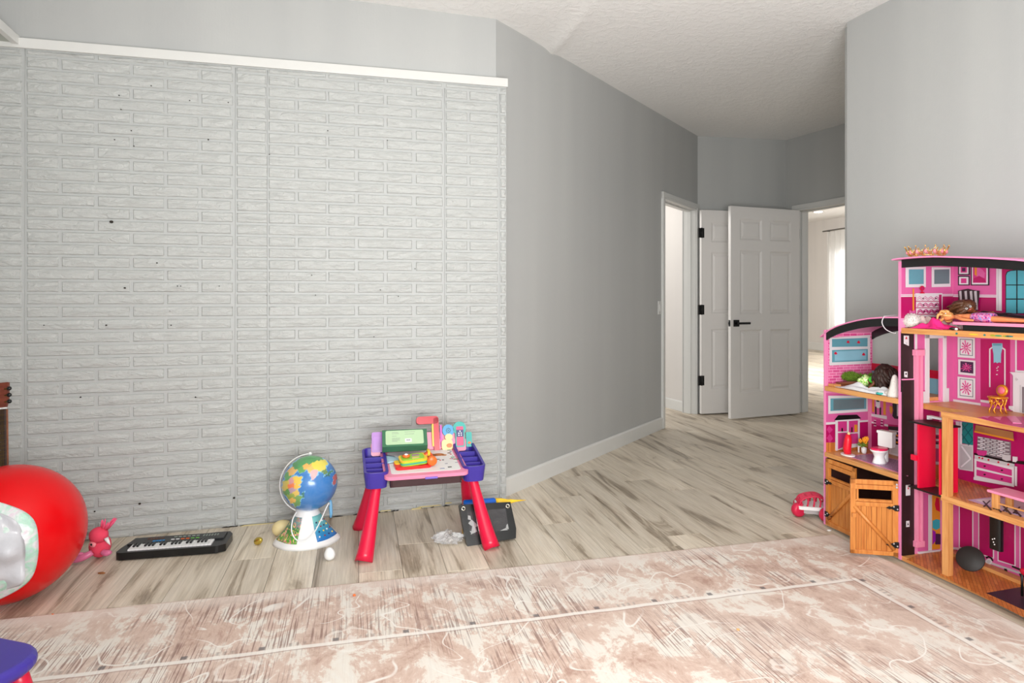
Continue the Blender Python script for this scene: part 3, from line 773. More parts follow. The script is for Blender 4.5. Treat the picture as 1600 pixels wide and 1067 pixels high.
# printed sphere: blobs of land given as directions on the ball
LAND = [  # x, y in the ball's own disc (right, up), radii, rotation, colour
 (-.15, .78, .50, .20, 18, (62, 150, 70)), (.12, .80, .35, .14, 5, (70, 150, 66)), (-.48, .62, .16, .13, 0, (66, 140, 66)),
 (.28, .62, .34, .22, 10, (232, 214, 60)), (-.10, .60, .24, .12, 15, (234, 176, 70)), (.45, .50, .14, .12, 0, (228, 210, 70)), (.02, .48, .14, .12, 0, (226, 184, 80)),
 (.12, .34, .14, .17, 8, (238, 170, 170)), (.08, .18, .05, .08, 0, (230, 160, 160)), (-.30, .48, .14, .10, 0, (90, 160, 70)),
 (-.62, .45, .20, .14, 30, (226, 176, 90)), (-.78, .28, .12, .16, 0, (90, 160, 80)), (-.45, .14, .18, .14, -20, (240, 196, 60)), (-.62, .10, .14, .12, 0, (216, 150, 150)),
 (-.66, -.06, .15, .13, 0, (236, 120, 50)), (-.84, -.05, .14, .22, 0, (214, 190, 70)), (-.46, -.10, .12, .10, 0, (238, 190, 60)), (-.80, -.24, .14, .14, 0, (90, 150, 70)), (-.60, -.22, .16, .12, 0, (180, 150, 170)),
 (-.62, -.40, .16, .15, 0, (150, 170, 60)), (-.50, -.32, .12, .12, 0, (226, 190, 80)), (-.44, -.52, .14, .14, 0, (110, 160, 70)), (-.58, -.56, .12, .13, 0, (230, 180, 70)), (-.44, -.68, .12, .10, 0, (96, 150, 70)),
 (-.22, -.40, .045, .10, -10, (34, 110, 100)), (.70, .30, .12, .07, 25, (60, 120, 80)), (.52, .36, .09, .09, 0, (96, 130, 60)), (.90, .08, .09, .20, -15, (190, 90, 90)), (.60, .20, .10, .03, -10, (40, 90, 90))]
nU, nV = 180, 110
vs = []; colr = []
view = Vector((gl.x, gl.y, gc.z - H)).normalized()
rz = t.rotation_euler.z
right = Vector((view.y, -view.x, 0)).normalized(); upv = right.cross(view)
for j in range(nV+1):
    for i in range(nU):
        a = 2*math.pi*i/nU; b = math.pi*j/nV
        d = Vector((math.sin(b)*math.cos(a), math.sin(b)*math.sin(a), -math.cos(b)))
        vs.append(gc + d*gr)
        wv = Matrix.Rotation(rz, 3, 'Z') @ d
        X = wv.dot(right); Y = wv.dot(upv); F = wv.dot(view)
        c = (22, 112, 186)
        jx = .022*math.sin(X*21+Y*17)+.014*math.sin(Y*37-X*11)+.006*math.sin(X*71+Y*53); jy = .022*math.sin(Y*19-X*19+1)+.014*math.sin(X*37+2)+.006*math.sin(Y*67-X*61)
        cc = c; best = 9
        Xs = X if F < 0 else -X*.8; 
        for (cx, cy, ra, rb, ro, lc) in LAND:
            u = Xs-cx+jx; q = Y-cy+jy; cr_, sr_ = math.cos(R(ro)), math.sin(R(ro))
            e = ((u*cr_+q*sr_)/ra)**2 + ((-u*sr_+q*cr_)/rb)**2
            if e < 1 and e < best: best = e; cc = lc
            elif e < 1.35 and best > 1: cc = (120, 190, 225) if cc == c else cc
        colr.append(lin(cc))
fs = [(j*nU+i, j*nU+(i+1) % nU, (j+1)*nU+(i+1) % nU, (j+1)*nU+i) for j in range(nV) for i in range(nU)]
kk = NT('printed_globe', .25, coat=.3); at_ = kk.n('ShaderNodeAttribute'); at_.attribute_name = 'print'
kk.color(kk.mix(kk.math('MULTIPLY', kk.noise(kk.coord(), 18, 5, .6, 1), .14), at_.outputs['Color'], (.75, .85, .95, 1)))
mb = MB(); mb.add(vs, fs, kk.m, True); o = mb.build('sphere', t)
ca = o.data.color_attributes.new('print', 'FLOAT_COLOR', 'POINT')
for i, c in enumerate(colr): ca.data[i].color = (*c, 1)
# equator seam ring, tilted meridian arm, cable and stylus
def gp(X, Y, Fz, rr):   # point around the ball from view-aligned coordinates
    wv = right*X + upv*Y + view*Fz; wv = Matrix.Rotation(-rz, 3, 'Z') @ wv; return gc + wv*rr
mb = MB(); pts = []
for i in range(25):
    a = R(88 + (262-88)*i/24); pts.append(gp(math.cos(a)*.98-.02, math.sin(a), .30, gr*1.07))
mb.tube(pts, .0050, WHT, 10, flat=.6); mb.ball(pts[0], .009, WHT, 10, 8); mb.build('meridian_arm', t)
mb = MB(); mb.tube(cr([(-.045, -.055, .158), (-.062, -.085, .135), (-.066, -.112, .09), (-.045, -.128, .055), (-.005, -.135, .05), (.03, -.12, .075), (.06, -.09, .12), (.085, -.06, .165), (.098, -.045, .183), (.100, -.02, .165)], 5), .0028, WHT, 8); mb.build('cable', t)
MB().tube([(.104, .0, .182), (.106, .0, .165), (.108, -.004, .12), (.107, -.004, .10)], [.007, .0085, .008, .005], mat('pale_blue_plastic', (120, 180, 222), .35), 12).build('stylus', t)

# ------------------------------------------------------------------ kids activity table
ta = Vector((.965, .263)).normalized(); t = empty('activity_table', (-.431, 3.08, 0), ang(ta), label='kids activity table with violet corners and hot pink legs', cat='table')
for sx, sy, fx, fy in ((-1, -1, -.285, -.245), (1, -1, .285, -.245), (-1, 1, -.285, .185), (1, 1, .275, .185)):
    tx = sx*.218; ty = -.10 if sy < 0 else .10
    n_ = 12; pts = []; rr = []
    for i in range(n_+1):
        u = i/n_; e = 1-(1-u)**1.15
        pts.append((fx + (tx-fx)*(u**.9), fy + (ty-fy)*(u**.9), .0+.315*u)); rr.append(.040 - .017*min(1, u*1.25)**.8)
    L_ = MB(); L_.tube(pts, rr, HOT, 24)
    L_.v = [(v[0], v[1], max(0, v[2])) for v in L_.v]; L_.build('leg', t)
for sx in (-1, 1):     # violet end hoppers
    P = rrect(-.055, -.165, .055, .150, .035)
    mb = MB(); mb.M = Matrix.Translation((sx*.225, 0, 0)); ib = rrect(-.043, -.15, .043, .14, .022); n_ = len(P)
    def rim(a): return .360 + .10*(a+.165)*.0 + .055*max(0, a+.10)/.3
    vs = [(x*.86, y*.86-.01, .285) for x, y in P] + [(x, y, rim(y)) for x, y in P] + [(x, y, rim(y)) for x, y in ib] + [(x*.95, y*.95, .318) for x, y in ib]
    fs = [list(range(n_-1, -1, -1))] + [(k_*n_+i, k_*n_+(i+1) % n_, (k_+1)*n_+(i+1) % n_, (k_+1)*n_+i) for k_ in range(3) for i in range(n_)] + [[3*n_+i for i in range(n_)]]
    mb.add(vs, fs, VIO)
    for yy in (-.075, -.015, .05): mb.box((-.043, yy-.003, .318), (.043, yy+.003, rim(yy)-.008), VIO)
    mb.build('corner_tray', t, bevel=.0015)
# smoky drawer under the top
MB().prism([(-.165, -.15), (.165, -.15), (.165, .12), (-.165, .12)], .285, .345, mat('smoky_drawer', (66, 44, 48), .2, var=.3)).build('drawer', t, bevel=.012)
tt = MB(); tt.M = Matrix.Translation((0, 0, .348)) @ Matrix.Rotation(R(7), 4, 'X') @ Matrix.Translation((0, -.0, .012))
tt.prism(rrect(-.192, -.188, .192, .135, .03), -.010, .006, PINK); lid = tt.build('lid', t, bevel=.003)
LM = tt.M
mb = MB(); mb.M = LM; mb.prism(rrect(-.160, -.155, .160, .12, .015), .0055, .0075, mat('paper_print', (226, 224, 222), .6)); sh = mb.build('picture_sheet', t)
mb = MB(); mb.M = LM
BRN = mat('dog_print_brown', (186, 120, 70), .6)
for (x, y, a, b, m_) in [(.05, .045, .030, .022, BRN), (.085, .05, .028, .018, BRN), (.028, .062, .016, .014, mat('dog_print_dark', (90, 56, 44), .6)), (.11, .04, .014, .01, BRN), (.062, .03, .012, .01, WHT)]:
    mb.prism(circ(1, 14, x, y, sx=a, sy=b), .0074, .0082, m_)
cols_ = [mat('ink_blue', (60, 90, 150), .6), mat('ink_red', (190, 60, 70), .6), mat('ink_green', (80, 140, 80), .6), KBLK, mat('ink_grey', (150, 150, 160), .6)]
for i in range(34):
    x = -.14+.29*rn.random(); y = -.14+.13*rn.random()
    if x > 0: mb.box((x, y, .0074), (x+rn.uniform(.008, .022), y+rn.uniform(.005, .010), .0082), cols_[i % 5])
for i in range(8): mb.box((.13+rn.uniform(0, .02), -.02+.02*i, .0074), (.145+rn.uniform(0, .012), -.012+.02*i, .0082), cols_[(i*2) % 5])
mb.build('printed_pictures', t, kind='stuff')
mb = MB(); mb.M = LM; mb.box((-.012, -.196, -.012), (.045, -.186, -.004), mat('violet_light', (120, 100, 200), .35), .002); mb.build('latch', t)
# upright console at the back, leaning
BK = Matrix.Translation((0, .148, .392)) @ Matrix.Rotation(R(-14), 4, 'X')
mb = MB(); mb.M = BK; mb.prism(rrect(-.235, -.03, .240, .035, .012), -.012, .012, PINK, 'y'); mb.prism(rrect(-.23, -.03, .235, .072, .02), -.004, .012, PINK, 'y'); mb.build('console', t, bevel=.003)
def on(n_, fn): b = MB(); b.M = BK; fn(b); return b.build(n_, t, bevel=.0015)
on('side_card_holder', lambda b: (b.prism(rrect(-.232, -.012, -.165, .085, .008), -.028, -.008, LIL, 'y'), b.prism(rrect(-.224, .0, -.172, .062, .004), -.031, -.028, mat('violet_pink', (170, 104, 196), .35), 'y')))
on('lilac_frame', lambda b: (b.prism(rrect(-.170, -.01, -.07, .092, .006), -.022, -.006, LIL, 'y'), b.box((-.158, -.024, .02), (-.14, -.021, .04), KBLK), b.box((-.158, -.024, .05), (-.14, -.021, .07), WHT), b.box((-.158, -.024, .074), (-.14, -.021, .088), SKYB)))
def frame_(b):
    b.prism(rrect(-.012, .112, .100, .150, .016), -.036, -.004, mat('red_frame', (190, 8, 36), .3), 'y')
    b.prism(rrect(.074, -.03, .100, .142, .010), -.036, -.004, MATS['red_frame'], 'y'); b.prism(rrect(.066, .0, .076, .112, .003), -.030, -.006, YELL, 'y')
on('easel_frame', frame_)
on('divider', lambda b: b.prism(rrect(.108, -.005, .118, .105, .003), -.02, .0, mat('magenta_lilac', (196, 70, 170), .35), 'y'))
def spk(b):
    b.prism(circ(.030, 24, .150, .075), -.022, -.004, SKYB, 'y')
    for i in range(8): b.prism(circ(.0028, 6, .150+.010*math.cos(i*.785), .075+.010*math.sin(i*.785)), -.0235, -.021, KBLK, 'y')
    b.prism(circ(.0028, 6, .150, .075), -.0235, -.021, KBLK, 'y')
on('speaker_knob', spk)
def bean(b):
    b.prism(circ(.020, 14, .150, .042, sy=.8), -.03, -.010, mat('pale_yellow_plastic', (240, 210, 140), .35), 'y'); b.prism(rrect(.112, -.022, .168, .03, .015), -.034, -.012, MATS['pale_yellow_plastic'], 'y')
    b.prism(circ(.013, 14, .150, .0, sx=1.1, sy=.8), -.042, -.03, ORNG, 'y')
on('beehive_roller', bean)
def phone(b):
    b.prism(rrect(.185, -.01, .232, .112, .008), -.026, -.008, TEAL, 'y'); b.prism(circ(.034, 24, .208, .083), -.022, -.006, TEAL, 'y')
    b.prism(rrect(.190, -.004, .226, .092, .004), -.0285, -.0255, mat('phone_face', (210, 74, 120), .4), 'y'); b.prism(rrect(.190, .040, .226, .075, .002), -.030, -.028, mat('phone_navy', (54, 54, 110), .4), 'y')
    for q in ((.202, .058), (.214, .058), (.202, .048), (.214, .048), (.208, .068)): b.prism(circ(.0034, 8, *q), -.0315, -.0295, WHT, 'y')
on('toy_phone', phone)
on('music_tab', lambda b: (b.prism(rrect(.240, -.012, .270, .062, .006), -.022, -.008, TEAL, 'y'), b.prism(circ(.011, 14, .255, .035), -.025, -.022, mat('teal_dark', (50, 160, 160), .35), 'y'), b.prism(circ(.006, 10, .256, .008, sx=1.4), -.025, -.022, ORNG, 'y')))

# green box lying on the table against the console
t2 = empty('cardboard_box', (0, 0, 0), label='flat green cardboard box with pale label on the activity table', cat='box')
tM = Matrix.Translation((-.431, 3.08, 0)) @ Matrix.Rotation(ang(ta), 4, 'Z')
t2.matrix_world = tM @ Matrix.Translation((-.080, .020, .432)) @ Matrix.Rotation(R(-3), 4, 'Z') @ Matrix.Rotation(R(-48), 4, 'X')
MB().box((-.108, 0, 0), (.108, .045, .098), GRN, .001).build('carton', t2); 
MB().prism(rrect(-.092, .010, .090, .092, .008), -.0012, .0003, LGRN, 'y').build('label_panel', t2)
mb = MB()
for (x, z, l) in ((-.062, .08, .03), (-.062, .072, .034), (-.062, .058, .022), (-.062, .046, .04), (-.062, .04, .036), (-.062, .034, .038), (-.062, .028, .026), (.0, .08, .05), (.0, .068, .045)): mb.box((x, -.0018, z), (x+l, -.0011, z+.0016), GREYP)
mb.box((.0, -.0018, .022), (.032, -.0011, .042), WHT)
for i in range(12): mb.box((.006+.0017*i, -.0024, .029), (.0068+.0017*i, -.0017, .036), KBLK)
mb.build('printed_lines', t2, kind='stuff')
# toy book with orange rollers
t3 = empty('toy_book', (0, 0, 0), label='yellow and red toy book with orange rollers on the activity table', cat='toy book')
t3.matrix_world = tM @ LM @ Matrix.Translation((-.055, -.072, .0085)) @ Matrix.Rotation(R(4), 4, 'Z')
MB().prism(rrect(-.085, -.045, .082, .045, .018), 0, .012, mat('red_cover', (226, 36, 36), .3)).prism(rrect(-.083, .0, -.05, .042, .012), .010, .016, YELL).build('back_cover', t3, bevel=.003)
mb = MB(); LIME = mat('lime_plastic', (150, 206, 60), .35)
mb.M = Matrix.Translation((.006, .012, .013)) @ Matrix.Rotation(R(-3), 4, 'Y')
for i, m_ in enumerate((LIME, TEAL, LIME, YELL)): mb.prism(rrect(-.066, -.045, .062, .045, .02), .006*i, .006*i+.0055, m_)
mb.prism(rrect(-.056, -.034, .048, .036, .014), .0235, .026, LIME); mb.build('pages', t3, bevel=.0015)
MB().lathe([(.016, 0), (.02, .005), (.012, .010)], ORNG, 14, (-.028, .02, .038)).ball((-.028, .02, .049), (.009, .009, .004), WHT, 10, 6).build('flower_knob', t3)
MB().box((.0, .018, .038), (.035, .035, .041), mat('mauve_print', (170, 120, 150), .5)).box((-.005, -.012, .038), (.03, .004, .0405), mat('sand_print', (226, 190, 120), .5)).build('picture', t3)
for (x, y, c) in ((.085, -.028, ORNG), (.078, .03, mat('deep_orange', (222, 80, 40), .35))):
    b = MB(); b.M = Matrix.Translation((x, y, .026)) @ Matrix.Rotation(R(90), 4, 'X'); b.lathe([(.019, -.013), (.023, -.008), (.023, .008), (.019, .013)], c, 18); b.build('roller', t3)
MB().tube([(.078, .012, .034), (.081, .02, .052), (.08, .04, .054), (.078, .052, .035)], .007, YELL, 10).build('handle', t3)
# sheets of paper poking out on the left
b = MB(); b.grid(lambda u, v: (-.17+.13*u, -.03+.10*v, .0095+.006*math.sin(u*5+v*2)), 8, 6, mat('blue_white_paper', (176, 206, 226), .5, var=.4))
o = b.build('paper_sheet', None, solid=.0008, label='crumpled pale blue paper sheet under the green box', cat='paper'); o.matrix_world = tM @ LM

# ------------------------------------------------------------------ pouch, toy drill and clear wrapper under the table
t = empty('pouch', (-.205, 2.945, 0), ang((.96, .29)), label='black pouch with clear window and two metal eyelets under the table', cat='pouch')
PM_ = Matrix.Rotation(R(-24), 4, 'X')
b = MB(); b.M = PM_; b.prism([(0, 0), (.235, .012), (.242, .055), (.228, .178), (-.022, .186), (-.014, .10)], 0, .028, KBLK, 'y'); o = b.build('fabric_body', t, bevel=.004)
kk = NT('clear_window_film', .08, .8, coat=.8); kk.color((.05, .05, .055, 1)); n_ = kk.noise(kk.map(kk.coord(), (1, 1, .7)), 26, 3, .6, 1.2); kk.bump(n_, .25, .006); WIN = kk.m
b = MB(); b.M = PM_; b.prism([(.02, .045), (.205, .052), (.20, .15), (.012, .152)], -.0025, .001, WIN, 'y'); b.build('clear_window', t)
b = MB(); b.M = PM_
for pts in ([(.02, .05), (.05, .06), (.045, .08), (.06, .085), (.03, .115), (.012, .10), (.03, .085)], [(.012, .118), (.028, .112), (.026, .132), (.014, .135)], [(.19, .06), (.204, .055), (.202, .08), (.195, .075)], [(.16, .052), (.2, .052), (.19, .062)]): b.prism(pts, -.0035, -.0024, mat('crinkle_sheen', (200, 202, 204), .15, .6), 'y')
b.build('film_glints', t, kind='stuff')  # flat pale slivers imitate sheen on the crinkled window film
for x, z in ((-.004, .168), (.212, .160)):
    b = MB(); b.M = PM_ @ Matrix.Translation((x, 0, z)) @ Matrix.Rotation(R(90), 4, 'X'); b.tube([(.008*math.cos(a*.5236), .008*math.sin(a*.5236), .001) for a in range(12)], .0028, mat('eyelet_metal', (200, 196, 180), .25, .9), 8, closed=True); b.build('eyelet', t)
t = empty('toy_drill', (-.215, 3.105, 0), ang((.97, .24)), label='blue and yellow toy drill behind the black pouch', cat='toy')
b = MB(); b.M = Matrix.Translation((-.02, 0, .142)) @ Matrix.Rotation(R(90), 4, 'Y'); b.lathe([(.019, 0), (.023, .004), (.023, .15), (.018, .158)], mat('blue_plastic', (24, 96, 196), .35), 24); b.build('barrel', t)
b = MB(); b.M = Matrix.Translation((.138, 0, .142)) @ Matrix.Rotation(R(90), 4, 'Y'); b.lathe([(.021, 0), (.018, .03), (.010, .065), (.011, .075), (.006, .10), (.001, .155)], YELL, 16)
b.build('bit', t)
MB().box((-.018, -.014, .0), (.012, .014, .125), YELL, .005).box((-.026, -.02, 0), (.09, .02, .02), YELL, .005).build('grip', t)
kk = NT('clear_plastic_wrapper', .06, .8); kk.color((.95, .95, .95, 1)); kk.b.inputs['Alpha'].default_value = .42; kk.bump(kk.noise(kk.coord(), 60, 3, .6, 1.5), .9, .01)
def wrap(u, v):
    r = .062*(1-abs(v*2-1)**2.2*.6); a = u*6.283
    j = 1 + .35*math.sin(a*5+v*11)*math.sin(a*3-v*17) + .18*math.sin(a*13+v*29)
    return (r*j*math.cos(a), r*.8*j*math.sin(a), .001+.058*v*(1-.3*v)*(1+.25*math.sin(a*4+v*9)))
b = MB(); b.grid(wrap, 44, 14, kk.m, False); o = b.build('plastic_wrapper', None, label='crumpled clear plastic wrapper on the floor left of the black pouch', cat='wrapper'); o.location = (-.295, 2.99, 0)
MB()

# ------------------------------------------------------------------ stool at the lower left corner
t = empty('stool', (-1.365, 1.525, .008), R(-16), label='violet kids stool with red legs on the rug', cat='stool')
P = rrect(-.175, -.15, .175, .15, .09, 7)
vs = [(x*.93, y*.93, .208) for x, y in P] + [(x, y, .222) for x, y in P] + [(x, y, .236) for x, y in P] + [(x*.95, y*.95, .2475) for x, y in P]
b = MB(); n_ = len(P); b.add(vs, [list(range(n_-1, -1, -1))] + [(k_*n_+i, k_*n_+(i+1) % n_, (k_+1)*n_+(i+1) % n_, (k_+1)*n_+i) for k_ in range(3) for i in range(n_)] + [[3*n_+i for i in range(n_)]], VIO)
b.build('seat', t, bevel=.004)
kk = NT('speckled_sticker', .6); kk.color(kk.ramp(kk.noise(kk.coord(), 160, 3), [(.4, (60, 66, 60)), (.5, (170, 172, 170)), (.6, (214, 216, 216))]))
b = MB(); b.prism(rrect(-.12, -.11, .055, .11, .05, 6), .2475, .250, kk.m); b.build('speckled_pad', t)
for sx in (-1, 1):
    for sy in (-1, 1):
        b = MB(); b.tube([(sx*(.15-.035*i/6), sy*(.125-.03*i/6), .212*i/6) for i in range(7)], [.030-.008*i/6 for i in range(7)], HOT, 18); b.v = [(v[0], v[1], max(0, v[2])) for v in b.v]; b.build('leg', t)
#@@HOUSE@@
# ------------------------------------------------------------------ doll house
HO = Vector((1.568, 3.2)); HU = Vector((.256, -.966)); HV = Vector((.966, .256)); D = .28
hr = ang(HU)
hs = empty('doll_house', (HO.x, HO.y, 0), hr, label='large pink wooden doll house with open barn doors beside the rug', cat='doll house')
def at_v(px, v):        # u of the point seen in column px on the plane v
    q = (px-800)/1000; return (q*(HO.y+HV.y*v) - (HO.x+HV.x*v))/(HU.x - q*HU.y)
def at_u(px, u):
    q = (px-800)/1000; return (q*(HO.y+HU.y*u) - (HO.x+HU.x*u))/(HV.x - q*HV.y)
def depth(u, v): return HO.y + HU.y*u + HV.y*v
def z_at(py, u, v): return H + (470-py)/1000*depth(u, v)
def on_back(p, v=D): u = at_v(p[0], v); return (u, z_at(p[1], u, v))
def on_side(p, u): v = at_u(p[0], u); return (v, z_at(p[1], u, v))
def on_level(p, z):
    Y = (H-z)/(p[1]-470)*1000; X = (p[0]-800)/1000*Y
    d = Vector((X, Y)) - HO; return (d.dot(HU), d.dot(HV))
def K(ox, oy, s): return lambda p: (ox+p[0]/s, oy+p[1]/s)
K1 = K(1400, 370, 7.115); K2 = K(1400, 500, 7.115); K3 = K(1400, 630, 7.115); K4 = K(1400, 760, 7.115)
K5 = K(1270, 485, 7.113); K6 = K(1230, 610, 7.516); K7 = K(1230, 730, 6.668)
def q4(x0, t0, b0, x1, t1, b1): return [(x0, b0), (x1, b1), (x1, t1), (x0, t0)]
def flat(name, plane, c, KK, polys, parent=None, clip=None):
    """thin printed pieces on a wall or floor of the house, later ones lie on top"""
    mb = MB()
    for i, (pts, m) in enumerate(polys):
        e = .0007*(i+1) if len(polys) < 12 else .0006 + .00016*i
        P = [KK(p) for p in pts]
        if plane == 'back': mb.prism([on_back(p, c) for p in P], c-e, c, m, 'y')
        elif plane == 'side': mb.prism([on_side(p, c) for p in P], c, c+e, m, 'x')
        else: mb.prism([on_level(p, c) for p in P], c, c+e, m, 'z')
    return mb.build(name, parent or hs)
hm = lambda n_, c, **k_: mat('house_'+n_, c, k_.pop('rough', .38), **k_)
EDGE = hm('edge_pink', (228, 134, 178), var=.02); LP = hm('light_pink', (206, 92, 150), var=.03); HP = hm('hot_pink', (170, 8, 88), var=.04)
MP = hm('mid_pink', (194, 52, 124)); HW = hm('white', (212, 206, 210), var=.02); HB = hm('black', (14, 13, 14)); BRW = hm('dark_brown', (36, 22, 22), var=.1)
BLU = hm('pane_blue', (92, 148, 162), var=.12); GBL = hm('pane_grey_blue', (96, 114, 120), var=.1); CYN = hm('pane_cyan', (78, 166, 180), var=.1); SKY = hm('pool_blue', (132, 178, 196), var=.06)
GLD = hm('gold', (214, 138, 36)); LGR = hm('silver_grey', (188, 184, 186)); DPU = hm('dark_purple', (66, 30, 66)); TLG = hm('dark_teal', (16, 116, 116)); CRIM = hm('crimson', (196, 6, 50))
PINE = m_wood('pine', (192, 124, 66), (220, 160, 98), (4, 60, 60)); PINEV = m_wood('pine_vertical', (192, 124, 66), (220, 160, 98), (60, 60, 4))
ORP = m_wood('barn_orange_pine', (176, 96, 34), (218, 144, 70), (60, 60, 3)); ORD = m_wood('barn_frame_pine', (190, 110, 44), (216, 142, 70), (30, 60, 6))
kk = NT('parquet_print', .35); v_ = kk.coord(); b_ = kk.n('ShaderNodeTexBrick'); kk.put(b_.inputs['Vector'], kk.map(v_, (1, 1, 1), rot=(0, 0, R(45))))
b_.inputs['Scale'].default_value = 1; b_.inputs['Brick Width'].default_value = .055; b_.inputs['Row Height'].default_value = .012; b_.inputs['Mortar Size'].default_value = .0008
b_.inputs['Color1'].default_value = (*lin((206, 126, 62)), 1); b_.inputs['Color2'].default_value = (*lin((176, 96, 40)), 1); b_.inputs['Mortar'].default_value = (*lin((128, 66, 26)), 1)
kk.color(b_.outputs['Color']); PARQ = kk.m
kk = NT('glitter_mat', .35); kk.color(kk.ramp(kk.noise(kk.coord(), 260, 2, .7), [(.38, (70, 34, 70)), (.5, (150, 90, 136)), (.6, (214, 176, 206))])); GLIT = kk.m
kk = NT('pink_brick_print', .4); v_ = kk.coord(); x_, y_, z_ = kk.sep(v_); b_ = kk.n('ShaderNodeTexBrick'); kk.put(b_.inputs['Vector'], kk.comb(y_, z_, 0))
b_.inputs['Scale'].default_value = 1; b_.inputs['Brick Width'].default_value = .042; b_.inputs['Row Height'].default_value = .014; b_.inputs['Mortar Size'].default_value = .0012
b_.inputs['Color1'].default_value = (*lin((226, 110, 160)), 1); b_.inputs['Color2'].default_value = (*lin((206, 70, 132)), 1); b_.inputs['Mortar'].default_value = (*lin((240, 176, 206)), 1)
kk.color(b_.outputs['Color']); PBR = kk.m

U1 = .445; UR = 1.19
# base, floors
MB().box((-.004, .012, .0), (UR, D-.01, .012), hm('grey_plinth', (140, 128, 116))).box((-.008, 0, .010), (UR, D+.004, .030), PINE, .001).build('base', hs)
MB().box((0, -.006, .353), (U1-.006, D, .375), PINE, .0015).build('bathroom_floor', hs)
MB().box((0, -.006, .682), (U1-.006, D, .705), PINE, .0015).build('terrace_floor', hs)
MB().box((U1+.006, -.004, .990), (UR, D, 1.013), PINE, .0015).build('attic_floor', hs)
for nm, z0, z1 in (('second_floor', .662, .685), ('kitchen_floor', .326, .349)):
    b = MB().box((U1+.006, .100, z0), (UR, D, z1), PINE, .001).box((.672, .012, z0), (UR, .101, z1), PINE, .001)
    b.box((.640, -.004, z0), (UR, .014, z1), PINE, .002); b.build(nm, hs)
b = MB(); b.box((.644, -.003, .030), (.670, .026, .664), PINEV, .002); b.build('front_post', hs)
# attic paint dabs
b = MB()
for (x0, x1, y, m_) in ((660, 685, 150, TLG), (805, 910, 160, mat('paint_yellow', (230, 180, 50))), (970, 996, 168, TLG), (1045, 1100, 170, mat('paint_olive', (150, 150, 40))), (1095, 1175, 170, mat('paint_green', (70, 140, 90))), (1180, 1260, 176, MATS['paint_olive']), (1210, 1300, 184, TLG)):
    p0 = K2((x0, y-14)); p1 = K2((x1, y+10)); u0, zt = on_back(p0, -.004); u1, zb = on_back(p1, -.004)
    m0 = (u0+u1)/2; hh_ = min((zt-zb)/2, .007); b.prism([(m0+(u1-u0)/2*math.cos(a*.628)*(1+.25*math.sin(a*2.3)), 1.0015+hh_*math.sin(a*.628)) for a in range(10)], -.0048, -.004, m_, 'y')
b.build('paint_dabs', hs, kind='stuff')

# walls
b = MB().box((-.010, -.004, .012), (0, D+.006, .985), EDGE, .001); b.build('side_wall', hs)
b = MB(); a0, a1 = U1-.006, U1+.006
for (v0, z0, v1, z1) in ((-.006, .012, .144, 1.30), (.222, .012, D+.006, 1.30), (.144, .012, .222, .69), (.144, .966, .222, 1.30)): b.box((a0, v0, z0), (a1, v1, z1), EDGE)
b.build('side_wall', hs)
MB().box((UR, -.006, .012), (UR+.012, D+.006, 1.23), EDGE, .001).build('side_wall', hs)
b = MB().box((0, D, .012), (a0, D+.006, .775), SKY).box((0, D-.001, .775), (a0, D+.007, .812), CRIM); b.build('back_wall', hs)
b = MB(); n_ = 20
def ztop(u): 
    pts = [(.40, 1.302), (.45, 1.308), (.55, 1.3085), (.63, 1.306), (.72, 1.298), (.85, 1.286), (.96, 1.272), (1.08, 1.252), (1.25, 1.215)]
    for (a_, za), (c_, zc) in zip(pts[:-1], pts[1:]):
        if a_ <= u <= c_: return za+(zc-za)*(u-a_)/(c_-a_)
    return 1.215 if u > 1 else 1.302
P = [(a1, .012), (UR, .012)] + [(UR-(UR-a1)*i/12, ztop(UR-(UR-a1)*i/12)-.004) for i in range(13)]
b.prism(P, D, D+.006, LP, 'y'); b.build('back_wall', hs)
def roof(name, zf, u0, u1, v0, v1, hv, n_=24):
    us = [u0+(u1-u0)*i/n_ for i in range(n_+1)]
    r_ = MB().prism([(u, zf(u)) for u in us] + [(u, zf(u)+.006) for u in us[::-1]], v0, v1, EDGE, 'y').build(name, hs)
    return r_
rm = roof('roof', ztop, a0-.012, UR+.03, -.03, D+.03, .034)
us = [a1+(UR-a1)*i/20 for i in range(21)]
MB().prism([(u, ztop(u)-.035) for u in us] + [(u, ztop(u)-.0005) for u in us[::-1]], -.002, .008, HB, 'y').build('valance', rm)
wt = [(at_v(px, 0), z_at(py, at_v(px, 0), 0)) for px, py in ((1295, 517), (1308, 510.5), (1322, 506), (1340, 501.5), (1358, 498.5), (1380, 497), (1404, 497))]
def wz(u):
    if u <= wt[0][0]: return wt[0][1] + (u-wt[0][0])*.62
    for (a_, za), (c_, zc) in zip(wt[:-1], wt[1:]):
        if a_ <= u <= c_: return za+(zc-za)*(u-a_)/(c_-a_)
    return wt[-1][1]
rw = roof('wing_roof', wz, -.034, a0, -.004, D+.02, .03)
us = [.004+(a0-.004)*i/20 for i in range(21)]
for v_0 in (0, D-.004):
    MB().prism([(u, wz(u)-.036-.018*min(1, u*2.2)*(1 if v_0 else 0)) for u in us] + [(u, wz(u)-.0004) for u in us[::-1]], v_0, v_0+.008, HB, 'y').build('valance', rw)

